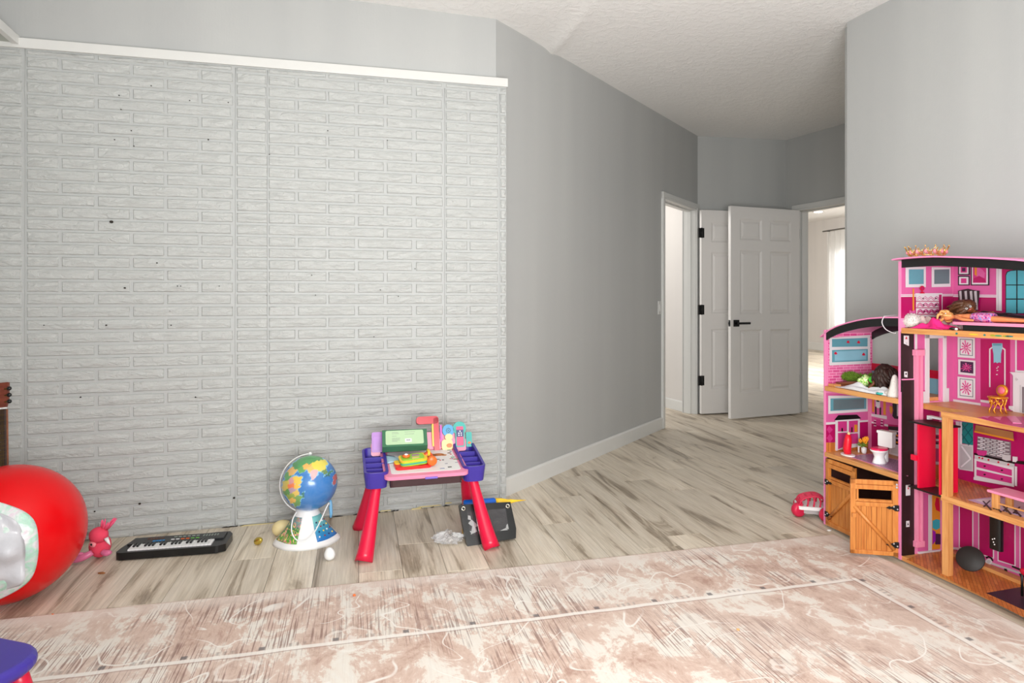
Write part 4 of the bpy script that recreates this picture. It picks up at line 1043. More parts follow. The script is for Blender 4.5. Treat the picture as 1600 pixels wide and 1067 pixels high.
# printed walls -----------------------------------------------------------
S1 = a1
def hotlow(x0, t0, b0, x1, t1, b1): return q4(x0, t0, b0, x1, t1, b1)
flat('attic_side_print', 'side', S1, K1, [(q4(60, 338, 900, 628, 330, 905), LP), (q4(55, 668, 905, 628, 660, 905), HP), (q4(55, 640, 668, 628, 635, 660), HW), (q4(55, 650, 655, 628, 645, 650), LP)])
for (o_, i_) in (((105, 335, 562, 330, 335, 560), (140, 362, 528, 305, 360, 525)), ((395, 338, 560, 605, 340, 555), (422, 365, 525, 590, 360, 520))):
    flat('window_frame', 'side', S1+.003, K1, [(q4(*o_), HW), (q4(*i_), BLU if o_[0] < 200 else GBL)])
dz = [(q4(222, 645, 885, 475, 645, 892), HW), (q4(475, 640, 890, 514, 636, 900), HP), (q4(505, 640, 890, 514, 636, 900), HW), (q4(215, 628, 645, 512, 626, 642), HW)]
for i in range(3):
    y = 655+72*i
    for j in range(8):
        x = 228+31*j; up = j % 2
        for s_ in (0, 18):
            ya, yb = (y+6+s_, y+30+s_) if up else (y+30+s_, y+6+s_)
            dz.append(([(x, ya), (x+31, yb), (x+31, yb+4), (x, ya+4)], MP))
    dz.append((q4(222, y+58, y+66, 475, y+58, y+66), HP))
    for x in (295, 436): dz.append(([(x-7, y+36), (x+7, y+36), (x, y+22)], BRW))
flat('printed_dresser', 'side', S1+.003, K1, dz)
flat('printed_guitar', 'side', S1+.003, K1, [(q4(184, 575, 820, 200, 575, 820), GLD), ([(150, 815), (175, 830), (205, 812), (212, 850), (200, 880), (155, 880), (145, 850)], LP)])
flat('printed_mirror', 'side', S1+.014, K1, [([(290+26*math.cos(a*.52), 572+28*math.sin(a*.52)) for a in range(12)], CRIM), ([(292+16*math.cos(a*.52), 572+18*math.sin(a*.52)) for a in range(12)], HP), (q4(284, 596, 626, 292, 596, 626), CRIM), ([(266, 630), (316, 630), (300, 612), (278, 612)], CRIM)])
flat('attic_back_print', 'back', D, K1, [(q4(628, 665, 905, 1420, 680, 905), HP), (q4(628, 640, 668, 1118, 645, 675), HW), (q4(628, 650, 655, 1118, 655, 661), LP), (q4(1180, 340, 905, 1423, 340, 905), HP), (q4(1120, 330, 820, 1180, 335, 825), HW), (q4(1138, 330, 820, 1146, 335, 822), LGR)])
for nm, L_ in (('picture_frame', [(q4(690, 318, 425, 820, 318, 425), HB), (q4(703, 318, 413, 806, 318, 413), HW), (q4(722, 330, 398, 790, 330, 398), MP), (q4(738, 345, 385, 775, 345, 385), DPU)]),
               ('picture_frame', [(q4(690, 434, 540, 818, 434, 540), HB), (q4(703, 446, 529, 806, 446, 529), HW), (q4(725, 462, 515, 785, 462, 515), MP)]),
               ('picture_frame', [(q4(832, 318, 540, 1036, 318, 540), HB), (q4(845, 318, 529, 1022, 318, 529), HW), (q4(858, 318, 512, 1005, 318, 512), MP), (q4(878, 318, 420, 905, 318, 440), GLD), ([(905, 330), (960, 360), (995, 400), (985, 470), (930, 430), (905, 440)], LP), ([(862, 505), (870, 460), (930, 440), (985, 460), (1000, 505)], HP)])):
    flat(nm, 'back', D-.004, K1, L_)
arch = [(1226, 850), (1226, 430), (1240, 395), (1275, 380), (1350, 373), (1423, 373), (1423, 850)]
flat('arched_window', 'back', D-.004, K1, [([(x-9 if x < 1400 else x, y-7 if y < 800 else y+6) for x, y in arch], HB), (arch, CYN), (q4(1340, 373, 850, 1352, 373, 850), HB), (q4(1226, 530, 540, 1423, 530, 540), HB), (q4(1226, 686, 698, 1423, 686, 698), HB)])
ch = [([(690, 600), (730, 590), (800, 577), (860, 592), (930, 600), (925, 660), (905, 820), (700, 820)], BRW)]
for x in (715, 775, 835, 885): ch.append(([(x-12, 605), (x+12, 600), (x+26, 810), (x+6, 810)], LGR))
flat('striped_chair_print', 'back', D-.006, K1, ch)
# second storey
flat('hall_side_print', 'side', S1, K2, [(q4(52, 128, 800, 198, 138, 790), BRW), (q4(198, 138, 940, 360, 142, 920), LP), (q4(522, 146, 905, 640, 150, 900), LP), (q4(205, 140, 940, 230, 142, 940), HW), (q4(300, 780, 930, 345, 780, 920), MP)] )
# doorway surround
v0, v1 = .144, .222
b = MB()
for (va, vb, za, zb) in ((v0-.022, v0, .685, .984), (v1, v1+.016, .685, .984), (v0-.022, v1+.016, .966, .988), (v0-.045, v0-.02, .685, .735), (v1+.014, v1+.03, .685, .745)): b.box((S1, va, za), (S1+.006, vb, zb), HW)
b.box((S1-.011, v1-.012, .69), (S1+.001, v1, .966), EDGE); b.build('doorway_trim', hs, bevel=.001)
flat('lift_button_plate', 'side', S1+.004, K2, [(q4(85, 172, 262, 142, 174, 288), HW), ([(112, 180), (124, 212), (100, 212)], CRIM), ([(112, 278), (122, 248), (102, 248)], LGR)])
flat('lift_button_plate', 'side', S1+.004, K2, [(q4(90, 572, 632, 126, 574, 638), HW), (q4(102, 588, 608, 116, 588, 608), HB)])
hb = [(q4(940, 210, 900, 1268, 216, 1000), HP)]
for L_ in ([(1037, 745), (1037, 320), (1072, 295), (1078, 305), (1050, 328), (1050, 745)], [(1218, 755), (1218, 325), (1182, 300), (1176, 312), (1206, 335), (1206, 755)]): hb.append((L_, HW))
hb += [([(1072, 258), (1182, 258), (1186, 300), (1168, 380), (1166, 476), (1150, 468), (1128, 480), (1110, 466), (1090, 476), (1088, 380), (1074, 300)], SKY), ([(1080, 262), (1176, 262), (1170, 285), (1084, 285)], BLU)]
for x, y in ((1125, 535), (1140, 520), (1132, 560), (1128, 605)): hb.append(([(x-5, y), (x, y+6), (x+5, y), (x, y-6)], HW))
flat('panelled_wall_print', 'back', D, K2, hb)
flat('baseboard_print', 'back', D-.001, K2, [(q4(618, 876, 900, 940, 925, 950), HW), (q4(940, 885, 910, 1060, 900, 930), HW)])
for F in ((685, 188, 412, 876, 200, 426), (692, 436, 602, 882, 452, 622), (684, 628, 866, 880, 648, 884)):
    x0, t0, b0, x1, t1, b1 = F; L_ = [(q4(*F), HW), (q4(x0+24, t0+20, b0-24, x1-22, t1+16, b1-26), GBL if F[1] != 436 else DPU), (q4(x0+32, t0+28, b0-32, x1-30, t1+24, b1-34), HW if F[1] != 436 else DPU)]
    cx, cy = (x0+x1)/2, (t0+b0)/2+8
    for j in range(11):
        a = j*.571; r1 = 52 + 10*(j % 3)
        L_.append(([(cx+8*math.cos(a-.4), cy+9*math.sin(a-.4)), (cx+r1*math.cos(a-.10), cy+(r1+12)*(.6 if F[1] == 436 else 1)*math.sin(a-.10)), (cx+r1*math.cos(a+.10), cy+(r1+12)*(.6 if F[1] == 436 else 1)*math.sin(a+.10)), (cx+8*math.cos(a+.4), cy+9*math.sin(a+.4))], MP if j % 4 else LP))
    flat('picture_frame', 'back', D-.004, K2, L_)
flat('wall_panel_print', 'back', D, K2, [(q4(1325, 222, 575, 1346, 222, 560), HW), (q4(1325, 558, 580, 1560, 570, 592), HW), (q4(1346, 222, 558, 1560, 226, 570), MP)])
flat('fireplace', 'back', D-.010, K2, [(q4(1300, 615, 1020, 1560, 640, 1055), HW), ([(1264, 580), (1290, 600), (1305, 625), (1560, 650), (1560, 590), (1264, 578)], HW), (q4(1256, 955, 985, 1300, 955, 1010), HW), (q4(1382, 720, 1025, 1392, 722, 1026), LGR), (q4(1406, 742, 1028, 1560, 752, 1050), hm('brick_grey', (120, 110, 116), var=.2)), ([(1340, 640), (1358, 660), (1340, 676), (1330, 660)], LGR)])
flat('hearth_rug_print', 'level', .685, K3, [([(905, 160), (1060, 148), (1423, 150), (1500, 290), (1190, 232), (1040, 195)], MP), ([(960, 150), (1050, 145), (1020, 170)], EDGE), ([(1090, 160), (1180, 155), (1160, 190)], EDGE), ([(1230, 150), (1330, 150), (1400, 230), (1300, 225)], EDGE)])
# kitchen
kb = [(q4(420, 200, 900, 1500, 250, 1000), HP), (q4(664, 200, 712, 735, 205, 735), HW), (q4(700, 205, 715, 712, 205, 720), LGR), (q4(735, 205, 445, 858, 220, 468), TLG), (q4(705, 450, 735, 858, 466, 758), LGR), (q4(716, 468, 722, 846, 486, 744), hm('door_grey', (170, 166, 168)))]
for L_ in ([(735, 300), (800, 220), (806, 226), (741, 306)], [(735, 400), (850, 262), (856, 268), (741, 408)], [(800, 470), (856, 400), (858, 408), (808, 470)], [(735, 226), (856, 388), (852, 396), (735, 238)], [(735, 340), (820, 455), (812, 460), (735, 352)]): kb.append((L_, hm('deep_teal', (8, 80, 84))))
kb += [([(722, 478), (738, 476), (838, 610), (826, 622)], HW), ([(838, 622), (830, 610), (722, 700), (732, 714)], HW)]
flat('kitchen_print', 'back', D, K3, kb)
flat('cooker_hood', 'back', D-.010, K3, [([(872, 318), (888, 240), (1300, 320), (1310, 420)], m_wood('bronze', (110, 60, 34), (206, 148, 92), (1, 60, 3), .3)), ([(872, 306), (1308, 398), (1310, 420), (872, 322)], GLD)])
tb = [(q4(905, 365, 560, 1275, 430, 640), hm('tile_grey', (120, 106, 112), var=.2))]
for i in range(9):
    for j in range(5):
        x = 912+74*j+(i % 2)*28; y = 372+20*i+(x-905)*.18
        if x < 1220 and i < 9: tb.append((q4(x, y, y+12, x+52, y+9, y+21), LGR if (i*3+j) % 3 else HW))
flat('tile_splashback', 'back', D-.002, K3, tb)
st = [(q4(870, 615, 845, 1312, 712, 915), HW), (q4(862, 820, 850, 1312, 890, 930), HW), (q4(874, 565, 615, 1316, 672, 712), LGR), (q4(870, 552, 572, 1320, 650, 676), HB), (q4(896, 640, 708, 1288, 738, 808), MP), (q4(896, 736, 804, 1288, 822, 892), MP)]
for x in (928, 962, 1030, 1140, 1250): y = 592+(x-874)*.235; st.append(([(x+11*math.cos(a*.785), y+11*math.sin(a*.785)) for a in range(8)], CRIM))
for x, y in ((988, 698), (1180, 745), (988, 792), (1180, 842)): st.append(([(x+12*math.cos(a*.785), y+9*math.sin(a*.785)) for a in range(8)], BRW))
st += [([(900, 520), (1010, 528), (1008, 572), (980, 585), (920, 575), (900, 552)], MP), ([(1180, 570), (1275, 575), (1275, 635), (1230, 640), (1185, 620)], LGR), (q4(1300, 590, 650, 1350, 596, 655), HW), ([(1330, 668), (1500, 690), (1500, 650), (1350, 640)], HB), (q4(1326, 700, 915, 1345, 704, 920), HW)]
flat('stove', 'back', D-.008, K3, st)
flat('kitchen_parquet', 'level', .349, K3, [([(560, 800), (664, 745), (1110, 880), (1480, 1000), (1700, 1200), (800, 1110), (590, 1010)], PARQ)])
zz = [([(800, 150), (1100, 114), (1500, 160), (1750, 420), (1423, 345)], hm('lilac_border', (190, 160, 196))), ([(880, 152), (1100, 128), (1480, 175), (1700, 390), (1423, 330)], HW)]
for i in range(4):
    x = 960+110*i; y = 165+25*i
    zz += [([(x, y), (x+18, y-2), (x+110, y+95), (x+90, y+98)], HB), ([(x+80, y-8), (x+96, y-6), (x+30, y+62), (x+8, y+60)], HB), ([(x+140, y+80), (x+160, y+74), (x+186, y+90), (x+158, y+96)], HB)]
flat('zigzag_mat_print', 'level', .350, K4, zz)
flat('lower_side_print', 'side', S1, K3, [(q4(230, 30, 1000, 480, 60, 960), HP), (q4(420, 250, 340, 500, 250, 340), LGR)] + [(q4(440, 330+34*i, 348+34*i, 500, 332+34*i, 350+34*i), HW if i % 2 == 0 else HB) for i in range(4)] + [(q4(405, 450, 495, 500, 462, 505), LGR), (q4(410, 645, 675, 500, 650, 680), LGR), (q4(420, 680, 900, 500, 690, 905), PARQ)])
flat('ground_side_print', 'side', S1, K4, [(q4(240, 60, 745, 480, 100, 715), LP), (q4(356, 90, 730, 396, 95, 720), HW), (q4(396, 95, 700, 486, 100, 690), GLD), ([(400, 380), (440, 360), (482, 370), (482, 460), (440, 480), (400, 460)], hm('aqua', (40, 160, 176))), ([(440, 120), (470, 130), (482, 280), (440, 260), (425, 200)], CRIM), ([(400, 480), (430, 500), (430, 600), (400, 640)], hm('purple', (150, 20, 160))), (q4(430, 520, 640, 484, 525, 640), DPU), (q4(240, 722, 745, 480, 700, 722), HW)])
gb = [(q4(586, 150, 700, 1700, 450, 1300), LP)]
for x0, t0, b0, x1, t1, b1 in ((708, 200, 720, 850, 240, 775), (925, 270, 790, 1080, 320, 850), (1140, 360, 865, 1320, 400, 935), (1385, 440, 990, 1560, 480, 1060)):
    gb += [(q4(x0-10, t0, b0-36, x1+10, t1, b1-48), HW), (q4(x0+2, t0, b0-48, x1-2, t1, b1-60), HP)]
gb += [(q4(586, 668, 690, 700, 680, 705), HW), (q4(900, 785, 806, 1423, 965, 990), LGR), ([(1005, 800), (1000, 780), (1030, 772), (1070, 790), (1085, 830), (1070, 828), (1052, 798), (1030, 788), (1015, 800)], HB), ([(1035+34*math.cos(a*.52), 835+34*math.sin(a*.52)) for a in range(12)], HW), ([(1035+20*math.cos(a*.52), 835+20*math.sin(a*.52)) for a in range(12)], LGR), ([(1205, 910), (1235, 915), (1240, 950), (1210, 945)], HB), ([(1370, 965), (1423, 975), (1423, 1010), (1390, 1005)], HB)]
flat('striped_wall_print', 'back', D, K4, gb)
flat('ground_parquet', 'level', .030, K4, [([(255, 755), (480, 715), (640, 690), (1700, 1190), (1900, 1700), (700, 1090), (120, 812)], PARQ)])
flat('black_mat_print', 'level', .0308, lambda p: p, [([(1541, 926.6), (1600, 916.5), (1680, 900), (1740, 990), (1620, 962)], hm('mat_black', (44, 38, 46)))])
MB().box((.50, .200, .0308), (UR, .222, .046), PINE, .002).build('floor_batten', hs)
# lift: dark shaft panel, rails, red car
b = MB().box((S1, -.002, .031), (S1+.006, .062, .792), BRW).box((S1, -.0025, .788), (S1+.0065, .062, .793), EDGE); sp = b.build('lift_shaft_panel', hs)
for (p, KK) in (((108, 910, 155, 1022), K3), ((112, 384, 146, 446), K4)):
    u_ = S1+.006; q0 = on_side(KK((p[0], p[1])), u_); q1 = on_side(KK((p[2], p[3])), u_)
    b = MB().box((u_, q0[0], q1[1]), (u_+.0015, q1[0], q0[1]), HW); vm = (q0[0]+q1[0])/2; b.prism([(vm-.004, q0[1]-.018), (vm+.004, q0[1]-.018), (vm, q0[1]-.006)], u_+.0014, u_+.0022, CRIM if KK is K3 else HB, 'x'); b.build('button_plate', sp)
b = MB()
for v_0, v_1 in ((.060, .071), (.082, .094)): b.box((S1+.001, v_0, .07), (S1+.020, v_1, .905), PINK, .001)
b.box((S1+.001, .070, .07), (S1+.009, .083, .905), mat('channel_pink', (222, 84, 158), .35))
for z in (.066, .893): b.box((S1+.001, .054, z), (S1+.024, .100, z+.026), PINK, .002)
b.build('lift_rail', hs)
CARR = mat('lift_red', (216, 12, 54), .35)
car = MB().box((.528, -.001, .345), (.536, .088, .614), CARR, .001).box((.628, .0, .345), (.636, .09, .614), CARR, .001).build('lift_car', hs)
MB().box((.490, -.008, .614), (.642, .098, .621), HB, .002).build('top_plate', car); MB().box((.490, -.008, .338), (.642, .098, .345), HB, .002).build('bottom_plate', car)
MB().box((.505, -.012, .458), (.530, -.001, .482), CARR, .003).build('knob', car)
b = MB(); u0, z0 = on_back(K3((362, 150)), .03); u1_, z1_ = on_back(K3((480, 150)), .03); b.box((u0, .02, z0-.002), (u1_+.02, .04, z0+.006), LGR).box((u0, .02, z0-.010), (u0+.008, .04, z0), LGR).build('lift_bracket', hs)
# bathroom
flat('bathroom_side_print', 'side', 0, K6, [(q4(455, 30, 720, 946, 60, 680), LP), (q4(455, 400, 610, 946, 366, 600), HP), (q4(455, 374, 402, 946, 346, 366), HW), (q4(455, 612, 722, 946, 600, 690), PARQ), ([(490, 415), (530, 460), (490, 505), (460, 460)], MP), ([(460, 560), (495, 510), (530, 560), (495, 612)], MP)])
flat('window_frame', 'side', .004, K6, [(q4(482, 62, 276, 944, 60, 246), HW), (q4(506, 94, 242, 926, 84, 216), BLU), (q4(540, 106, 230, 900, 98, 208), GBL)])
cb = [(q4(565, 345, 705, 850, 328, 658), HW), ([(553, 348), (600, 290), (818, 284), (866, 326), (850, 332), (566, 350)], HB)]
for c_ in ((594, 364, 482, 698, 360, 478), (594, 498, 690, 698, 494, 640), (722, 358, 494, 824, 352, 488), (722, 508, 628, 824, 502, 620)): cb.append((q4(*c_), MP))
cb += [(q4(632, 440, 480, 646, 440, 480), HB), (q4(746, 430, 488, 758, 430, 488), HB), (q4(782, 400, 485, 812, 400, 482), GLD), (q4(565, 690, 705, 580, 690, 705), HW)]
flat('printed_cabinet', 'side', .004, K6, cb)
flat('bathroom_back_print', 'back', D, K6, [(q4(948, 60, 700, 1500, 100, 800), LP), (q4(948, 370, 700, 1500, 430, 800), HP), (q4(948, 355, 375, 1185, 400, 425), HW), (q4(948, 660, 720, 1500, 740, 860), PARQ), (q4(1000, 80, 250, 1160, 110, 290), GLD), (q4(1025, 80, 270, 1130, 100, 290), LP), ([(1040, 110), (1095, 120), (1090, 210), (1045, 200)], HW), (q4(1050, 100, 130, 1085, 105, 135), HB), (q4(1034, 190, 300, 1052, 190, 305), HB), (q4(1088, 200, 310, 1106, 200, 312), HB),
     (q4(980, 270, 300, 1172, 300, 340), HW), (q4(1020, 330, 400, 1140, 350, 430), MP)] + [(q4(x, 344+16*i, 352+16*i, x+26, 348+16*i, 356+16*i), HB if i % 2 else HW) for x in (1022, 1104) for i in range(5)])
flat('printed_mirror', 'back', D-.004, K6, [([(1235, 160), (1260, 130), (1500, 150), (1500, 360), (1260, 330), (1235, 300), (1248, 230)], HB), (q4(1290, 165, 300, 1500, 190, 330), LGR), ([(1205, 180), (1235, 190), (1240, 240), (1225, 280), (1205, 240)], GLD)])
flat('printed_dresser', 'back', D-.006, K6, [(q4(1195, 440, 752, 1500, 480, 830), HW), (q4(1188, 420, 460, 1500, 446, 500), HB), (q4(1224, 478, 540, 1500, 520, 590), HB), (q4(1224, 562, 626, 1500, 600, 670), HB), (q4(1224, 640, 730, 1500, 690, 790), LGR), (q4(1285, 515, 535, 1310, 518, 540), GLD), (q4(1285, 598, 616, 1310, 600, 620), GLD), (q4(1180, 640, 700, 1196, 640, 710), HP)])
flat('glitter_mat', 'level', .375, K6, [([(700, 770), (985, 742), (1420, 840), (1420, 1010), (1290, 965)], EDGE), ([(735, 776), (985, 750), (1420, 850), (1420, 1000), (1290, 955)], GLIT)])
# terrace
flat('brick_side_print', 'side', 0, K5, [(q4(172, 250, 840, 655, 190, 790), PBR)])
wf = [(q4(186, 305, 612, 636, 272, 592), HW), (q4(212, 318, 406, 606, 304, 400), BLU), (q4(212, 440, 576, 608, 428, 560), BLU), (q4(240, 455, 560, 590, 440, 545), SKY)]
for x, y in ((388, 352), (504, 355), (248, 478), (558, 490)): wf.append(([(x-17, y+6), (x-8, y-12), (x, y-20), (x+8, y-12), (x+17, y+6), (x, y+12)], CRIM))
flat('window_frame', 'side', .004, K5, wf)
b = MB(); b.box((.300, D-.012, .80), (.335, D-.006, .86), LGR, .002); b.build('grey_card', hs)
MB().tube(cr([(.36, -.004, wz(.36)+.006), (.352, -.006, wz(.35)-.02), (.375, -.008, wz(.38)-.05), (.42, -.01, wz(.42)-.066), (.438, -.02, wz(.42)-.064)], 4), .0022, HW, 6).tube(cr([(.36, -.004, wz(.36)+.008), (.365, .06, wz(.36)+.012), (.41, .12, wz(.41)+.014), (.437, .1, wz(.43)+.012)], 4), .0022, HW, 6).build('white_cord', hs)
# barn doors, hinged at the outer edges of the stable
def barn(x0, ang_, w_, left):
    """local x from the hinge; outer face is -y"""
    r_ = MB(); M_ = Matrix.Translation((x0, -.004, .022)) @ Matrix.Rotation(ang_, 4, 'Z'); sgn = 1 if left else -1
    hgt = .326
    def bx(mb, a, b_, m, c=0):
        mb.box((sgn*a[0], a[1], a[2]), (sgn*b_[0], b_[1], b_[2]), m, c)
    mb = MB(); mb.M = M_
    fr = .022; wz0, wz1 = .240, .285
    for (a, c) in (((0, 0, 0), (w_, .010, wz0-.012)), ((0, 0, wz1+.006), (w_, .010, hgt)), ((0, 0, wz0-.012), (fr+.012, .010, wz1+.01)), ((w_-fr-.014, 0, wz0-.012), (w_, .010, wz1+.01))): pass
    n_ = 9; pw = (w_-.008)/n_
    for i in range(n_):
        xa = .004+pw*i; xb = xa+pw-.0012; xm = (xa+xb)/2
        if fr+.010 < xm < w_-fr-.012:
            bx(mb, (xa, .001, .004), (xb, .007, wz0), ORP); bx(mb, (xa, .001, wz1), (xb, .007, hgt-.004), ORP)
        else: bx(mb, (xa, .001, .004), (xb, .007, hgt-.004), ORP)
    dr_ = mb.build('barn_door', hs)
    mb = MB(); mb.M = M_
    for (a, c) in (((0, -.006, 0), (w_, .004, fr-.004)), ((0, -.006, hgt-.020), (w_, .004, hgt)), ((0, -.006, 0), (fr, .004, hgt)), ((w_-fr, -.006, 0), (w_, .004, hgt)), ((.0, -.008, hgt-.042), (w_, .002, hgt-.022)), ((fr, -.007, wz0-.030), (w_-fr, .002, wz0-.012)), ((fr, -.004, wz0-.010), (w_-fr, .008, wz0-.002)), ((fr+.004, -.004, wz1), (w_-fr, .008, wz1+.008)), ((w_-fr-.012, -.004, wz0-.01), (w_-fr-.004, .008, wz1+.008))): bx(mb, a, c, ORD, .002)
    mb.build('door_frame', dr_)
    mb = MB(); mb.M = M_; mb.tube([(sgn*(fr*.7), -.003, fr+.006), (sgn*(w_-fr*.7), -.003, wz0-.032)], .0085, ORD, 12); mb.build('brace', dr_)
    for z in (.05, .21):
        mb = MB(); mb.M = M_; bx(mb, (-.001, -.012, z-.013), (.016, -.006, z+.013), BLACK, .002)
        mb.prism([(sgn*x, z+y) for x, y in ((.016, .010), (.030, .004), (.036, .007), (.050, 0), (.036, -.007), (.030, -.004), (.016, -.010))], -.010, -.006, BLACK, 'y')
        mb.ball((sgn*.020, -.012, z+.006), .0035, LGR, 8, 6).ball((sgn*.006, -.012, z-.004), .0035, LGR, 8, 6); mb.build('strap_hinge', dr_)
    if not left:
        mb = MB(); mb.M = M_; bx(mb, (w_-.020, -.020, .162), (w_-.004, -.006, .180), ORD, .002); mb.build('knob', dr_)
        mb = MB(); mb.M = M_
        for z in (.30, .312): mb.ball((-.008, -.010, z), .005, LGR, 8, 6)
        mb.build('screw_caps', dr_, kind='stuff')
barn(.012, R(-4), .205, True)
barn(a0-.004, math.atan2(0, 1) + (ang(Vector((1.5015, 2.817))-Vector((1.685, 2.78))) - hr - math.pi), .192, False)
MB().box((.002, D-.008, .031), (a0-.002, D-.002, .352), hm('stable_dark', (70, 44, 40))).box((.0, .01, .031), (.004, D, .352), MATS['house_stable_dark']).build('stable_lining', hs)

# ------------------------------------------------------------------ things in and on the doll house
def hp(u, v, z=0): p = HO + HU*u + HV*v; return (p.x, p.y, z)
def inh(name, u, v, z, rz=0, **k_): return empty(name, hp(u, v, z), hr + rz, **k_)
# crown
GOLD = mat('crown_gold', (246, 200, 120), .22, .9); GEM = mat('rose_gem', (240, 150, 160), .08, coat=1)
cu_ = at_v(1451, .12); t = inh('crown', cu_, .11, ztop(cu_)+.006, label='small gold toy crown with pink gems on the doll house roof', cat='crown')
NC = 14
def crn(a, h): r_ = .062+.020*h/.05; return (r_*math.cos(a), r_*math.sin(a), h)
b = MB(); b.tube([crn(2*math.pi*i/48, .003) for i in range(48)], .0022, GOLD, 6, closed=True).tube([crn(2*math.pi*i/48, .012) for i in range(48)], .0018, GOLD, 6, closed=True)
for i in range(NC):
    a = 2*math.pi*i/NC; da = math.pi/NC
    b.tube([crn(a-da, .012), crn(a-.5*da, .028), crn(a, .046), crn(a+.5*da, .028), crn(a+da, .012)], .0016, GOLD, 5)
    b.tube([crn(a-da*.5, .012), crn(a-.9*da, .026), crn(a-.6*da, .036)], .0014, GOLD, 5); b.tube([crn(a+da*.5, .012), crn(a+.9*da, .026), crn(a+.6*da, .036)], .0014, GOLD, 5)
    b.ball(crn(a, .050), .0032, GOLD, 8, 6)
b.build('band', t)
for i in range(NC):
    a = 2*math.pi*i/NC; p = Vector(crn(a, .026)); b = MB(); b.ball(p, (.0062, .0062, .009), GEM, 8, 6, smooth=False); b.build('gem', t)

# dolls
def doll(name, par_kw, SK, skin_m, J, E, pre):
    t_ = inh(name, 0, 0, 0, **par_kw); pre_ = SK
    o_ = skin('body', t_, J, E, skin_m, 2); return t_
TAN = mat('tan_doll_skin', (226, 140, 88), .4, var=.02); BRSK = mat('brown_doll_skin', (130, 72, 42), .4, var=.02); DKSK = mat('deep_brown_doll_skin', (110, 60, 36), .4, var=.02)
HAIR = mat('dark_brown_hair', (46, 24, 16), .5, var=.3, bump=.4, bscale=200); HAIR2 = mat('brown_hair', (82, 48, 26), .5, var=.3, bump=.4, bscale=200); BLND = mat('sandy_hair', (222, 160, 96), .5, var=.15)
def hair_lump(par, c, rad, m, drift, n_=34, seed=1, name='hair', r0=.0065):
    rr = random.Random(seed); b = MB(); b.ball(c, rad, m, 14, 10, .06)
    for i in range(n_):
        a = rr.uniform(0, 6.28); e = rr.uniform(-.6, 1.2)
        d = Vector((math.cos(a)*math.cos(e), math.sin(a)*math.cos(e), math.sin(e))); p = Vector(c) + Vector((d.x*rad[0], d.y*rad[1], d.z*rad[2]))*.8
        q = p + Vector(drift)*.5 + d*.010 + Vector([rr.uniform(-.008, .008) for _ in range(3)]); s_ = p + Vector(drift) + Vector([rr.uniform(-.015, .015) for _ in range(3)])
        b.tube(cr([tuple(p), tuple(q), tuple(s_)], 3), [r0, r0, r0, r0*.9, r0*.8, r0*.6, r0*.2], m, 5)
    return b.build(name, par)
EYE = WHT
def face(par, c, fwd, up_, s_):
    """eyes, lips and nose on a head: c centre, fwd facing direction, up_ crown direction"""
    c = Vector(c); f = Vector(fwd).normalized(); u_ = Vector(up_).normalized(); r_ = f.cross(u_)
    b = MB(); e_ = MB()
    for k_ in (-1, 1):
        p = c + f*s_*.93 + r_*s_*.38*k_ + u_*s_*.05; e_.ball(p, s_*.20, EYE, 10, 8).ball(p+f*s_*.12, s_*.12, KBLK, 8, 6)
        b.tube([p+f*s_*.12+u_*s_*.22-r_*s_*.15, p+f*s_*.14+u_*s_*.26, p+f*s_*.10+u_*s_*.22+r_*s_*.15], s_*.04, KBLK, 5)
        b.ball(c + r_*s_*.98*k_ - u_*s_*.1, s_*.16, par['_skin'], 8, 6) if False else None
    e_.build('eyes', par)
    b.ball(c+f*s_*.98-u_*s_*.45, (s_*.22, s_*.12, s_*.10), mat('lip_pink', (206, 70, 90), .35), 8, 6); b.build('lips_and_lashes', par)
# platform bed and dolls in the attic, local frame at (u .84, v .11)
zA = 1.0135
t = inh('toy_bed', .66, .02, zA, label='long light pink toy bed with black base in the doll house attic', cat='bed')
MB().prism(rrect(0, 0, .44, .17, .02), .022, .033, PINK).build('mattress', t, bevel=.004)
MB().prism(rrect(.045, .006, .43, .165, .01), .0, .023, HB).build('bed_base', t, bevel=.002)
MB().box((.30, .0035, .004), (.315, .007, .02), LGR, .001).build('foot_clip', t)
zB = zA+.033
J = [((.84-.06, .070, zB+.017), (.019, .017)), ((.735, .072, zB+.019), (.019, .015)), ((.690, .074, zB+.020), (.021, .014)), ((.655, .074, zB+.020), (.015, .012)), ((.632, .074, zB+.019), .007), ((.612, .072, zB+.017), .016), ((.592, .070, zB+.016), .017),
     # legs
     ((.80, .062, zB+.014), .0125), ((.865, .058, zB+.012), .009), ((.935, .056, zB+.010), .006), ((.952, .052, zB+.020), .004),
     ((.80, .084, zB+.014), .0125), ((.865, .088, zB+.012), .009), ((.935, .090, zB+.010), .006), ((.955, .088, zB+.020), .004),
     # arms
     ((.662, .052, zB+.018), .0085), ((.700, .036, zB+.010), .0065), ((.745, .040, zB+.007), .0045), ((.662, .098, zB+.018), .0085), ((.640, .120, zB+.014), .0065), ((.600, .110, zB+.012), .0045)]
E = [(0, 1), (1, 2), (2, 3), (3, 4), (4, 5), (5, 6), (0, 7), (7, 8), (8, 9), (9, 10), (0, 11), (11, 12), (12, 13), (13, 14), (3, 15), (15, 16), (16, 17), (3, 18), (18, 19), (19, 20)]
t = inh('doll', 0, 0, 0, label='tan doll in patterned swimsuit lying on the pink toy bed', cat='doll')
skin('body', t, J, E, TAN, 2)
kk = NT('swimsuit_print', .5); kk.color(kk.ramp(kk.noise(kk.coord(), 90, 2, .6, 1), [(.36, (60, 40, 140)), (.45, (226, 60, 130)), (.52, (240, 150, 180)), (.58, (150, 170, 230)), (.66, (90, 40, 120))])); SWIM = kk.m
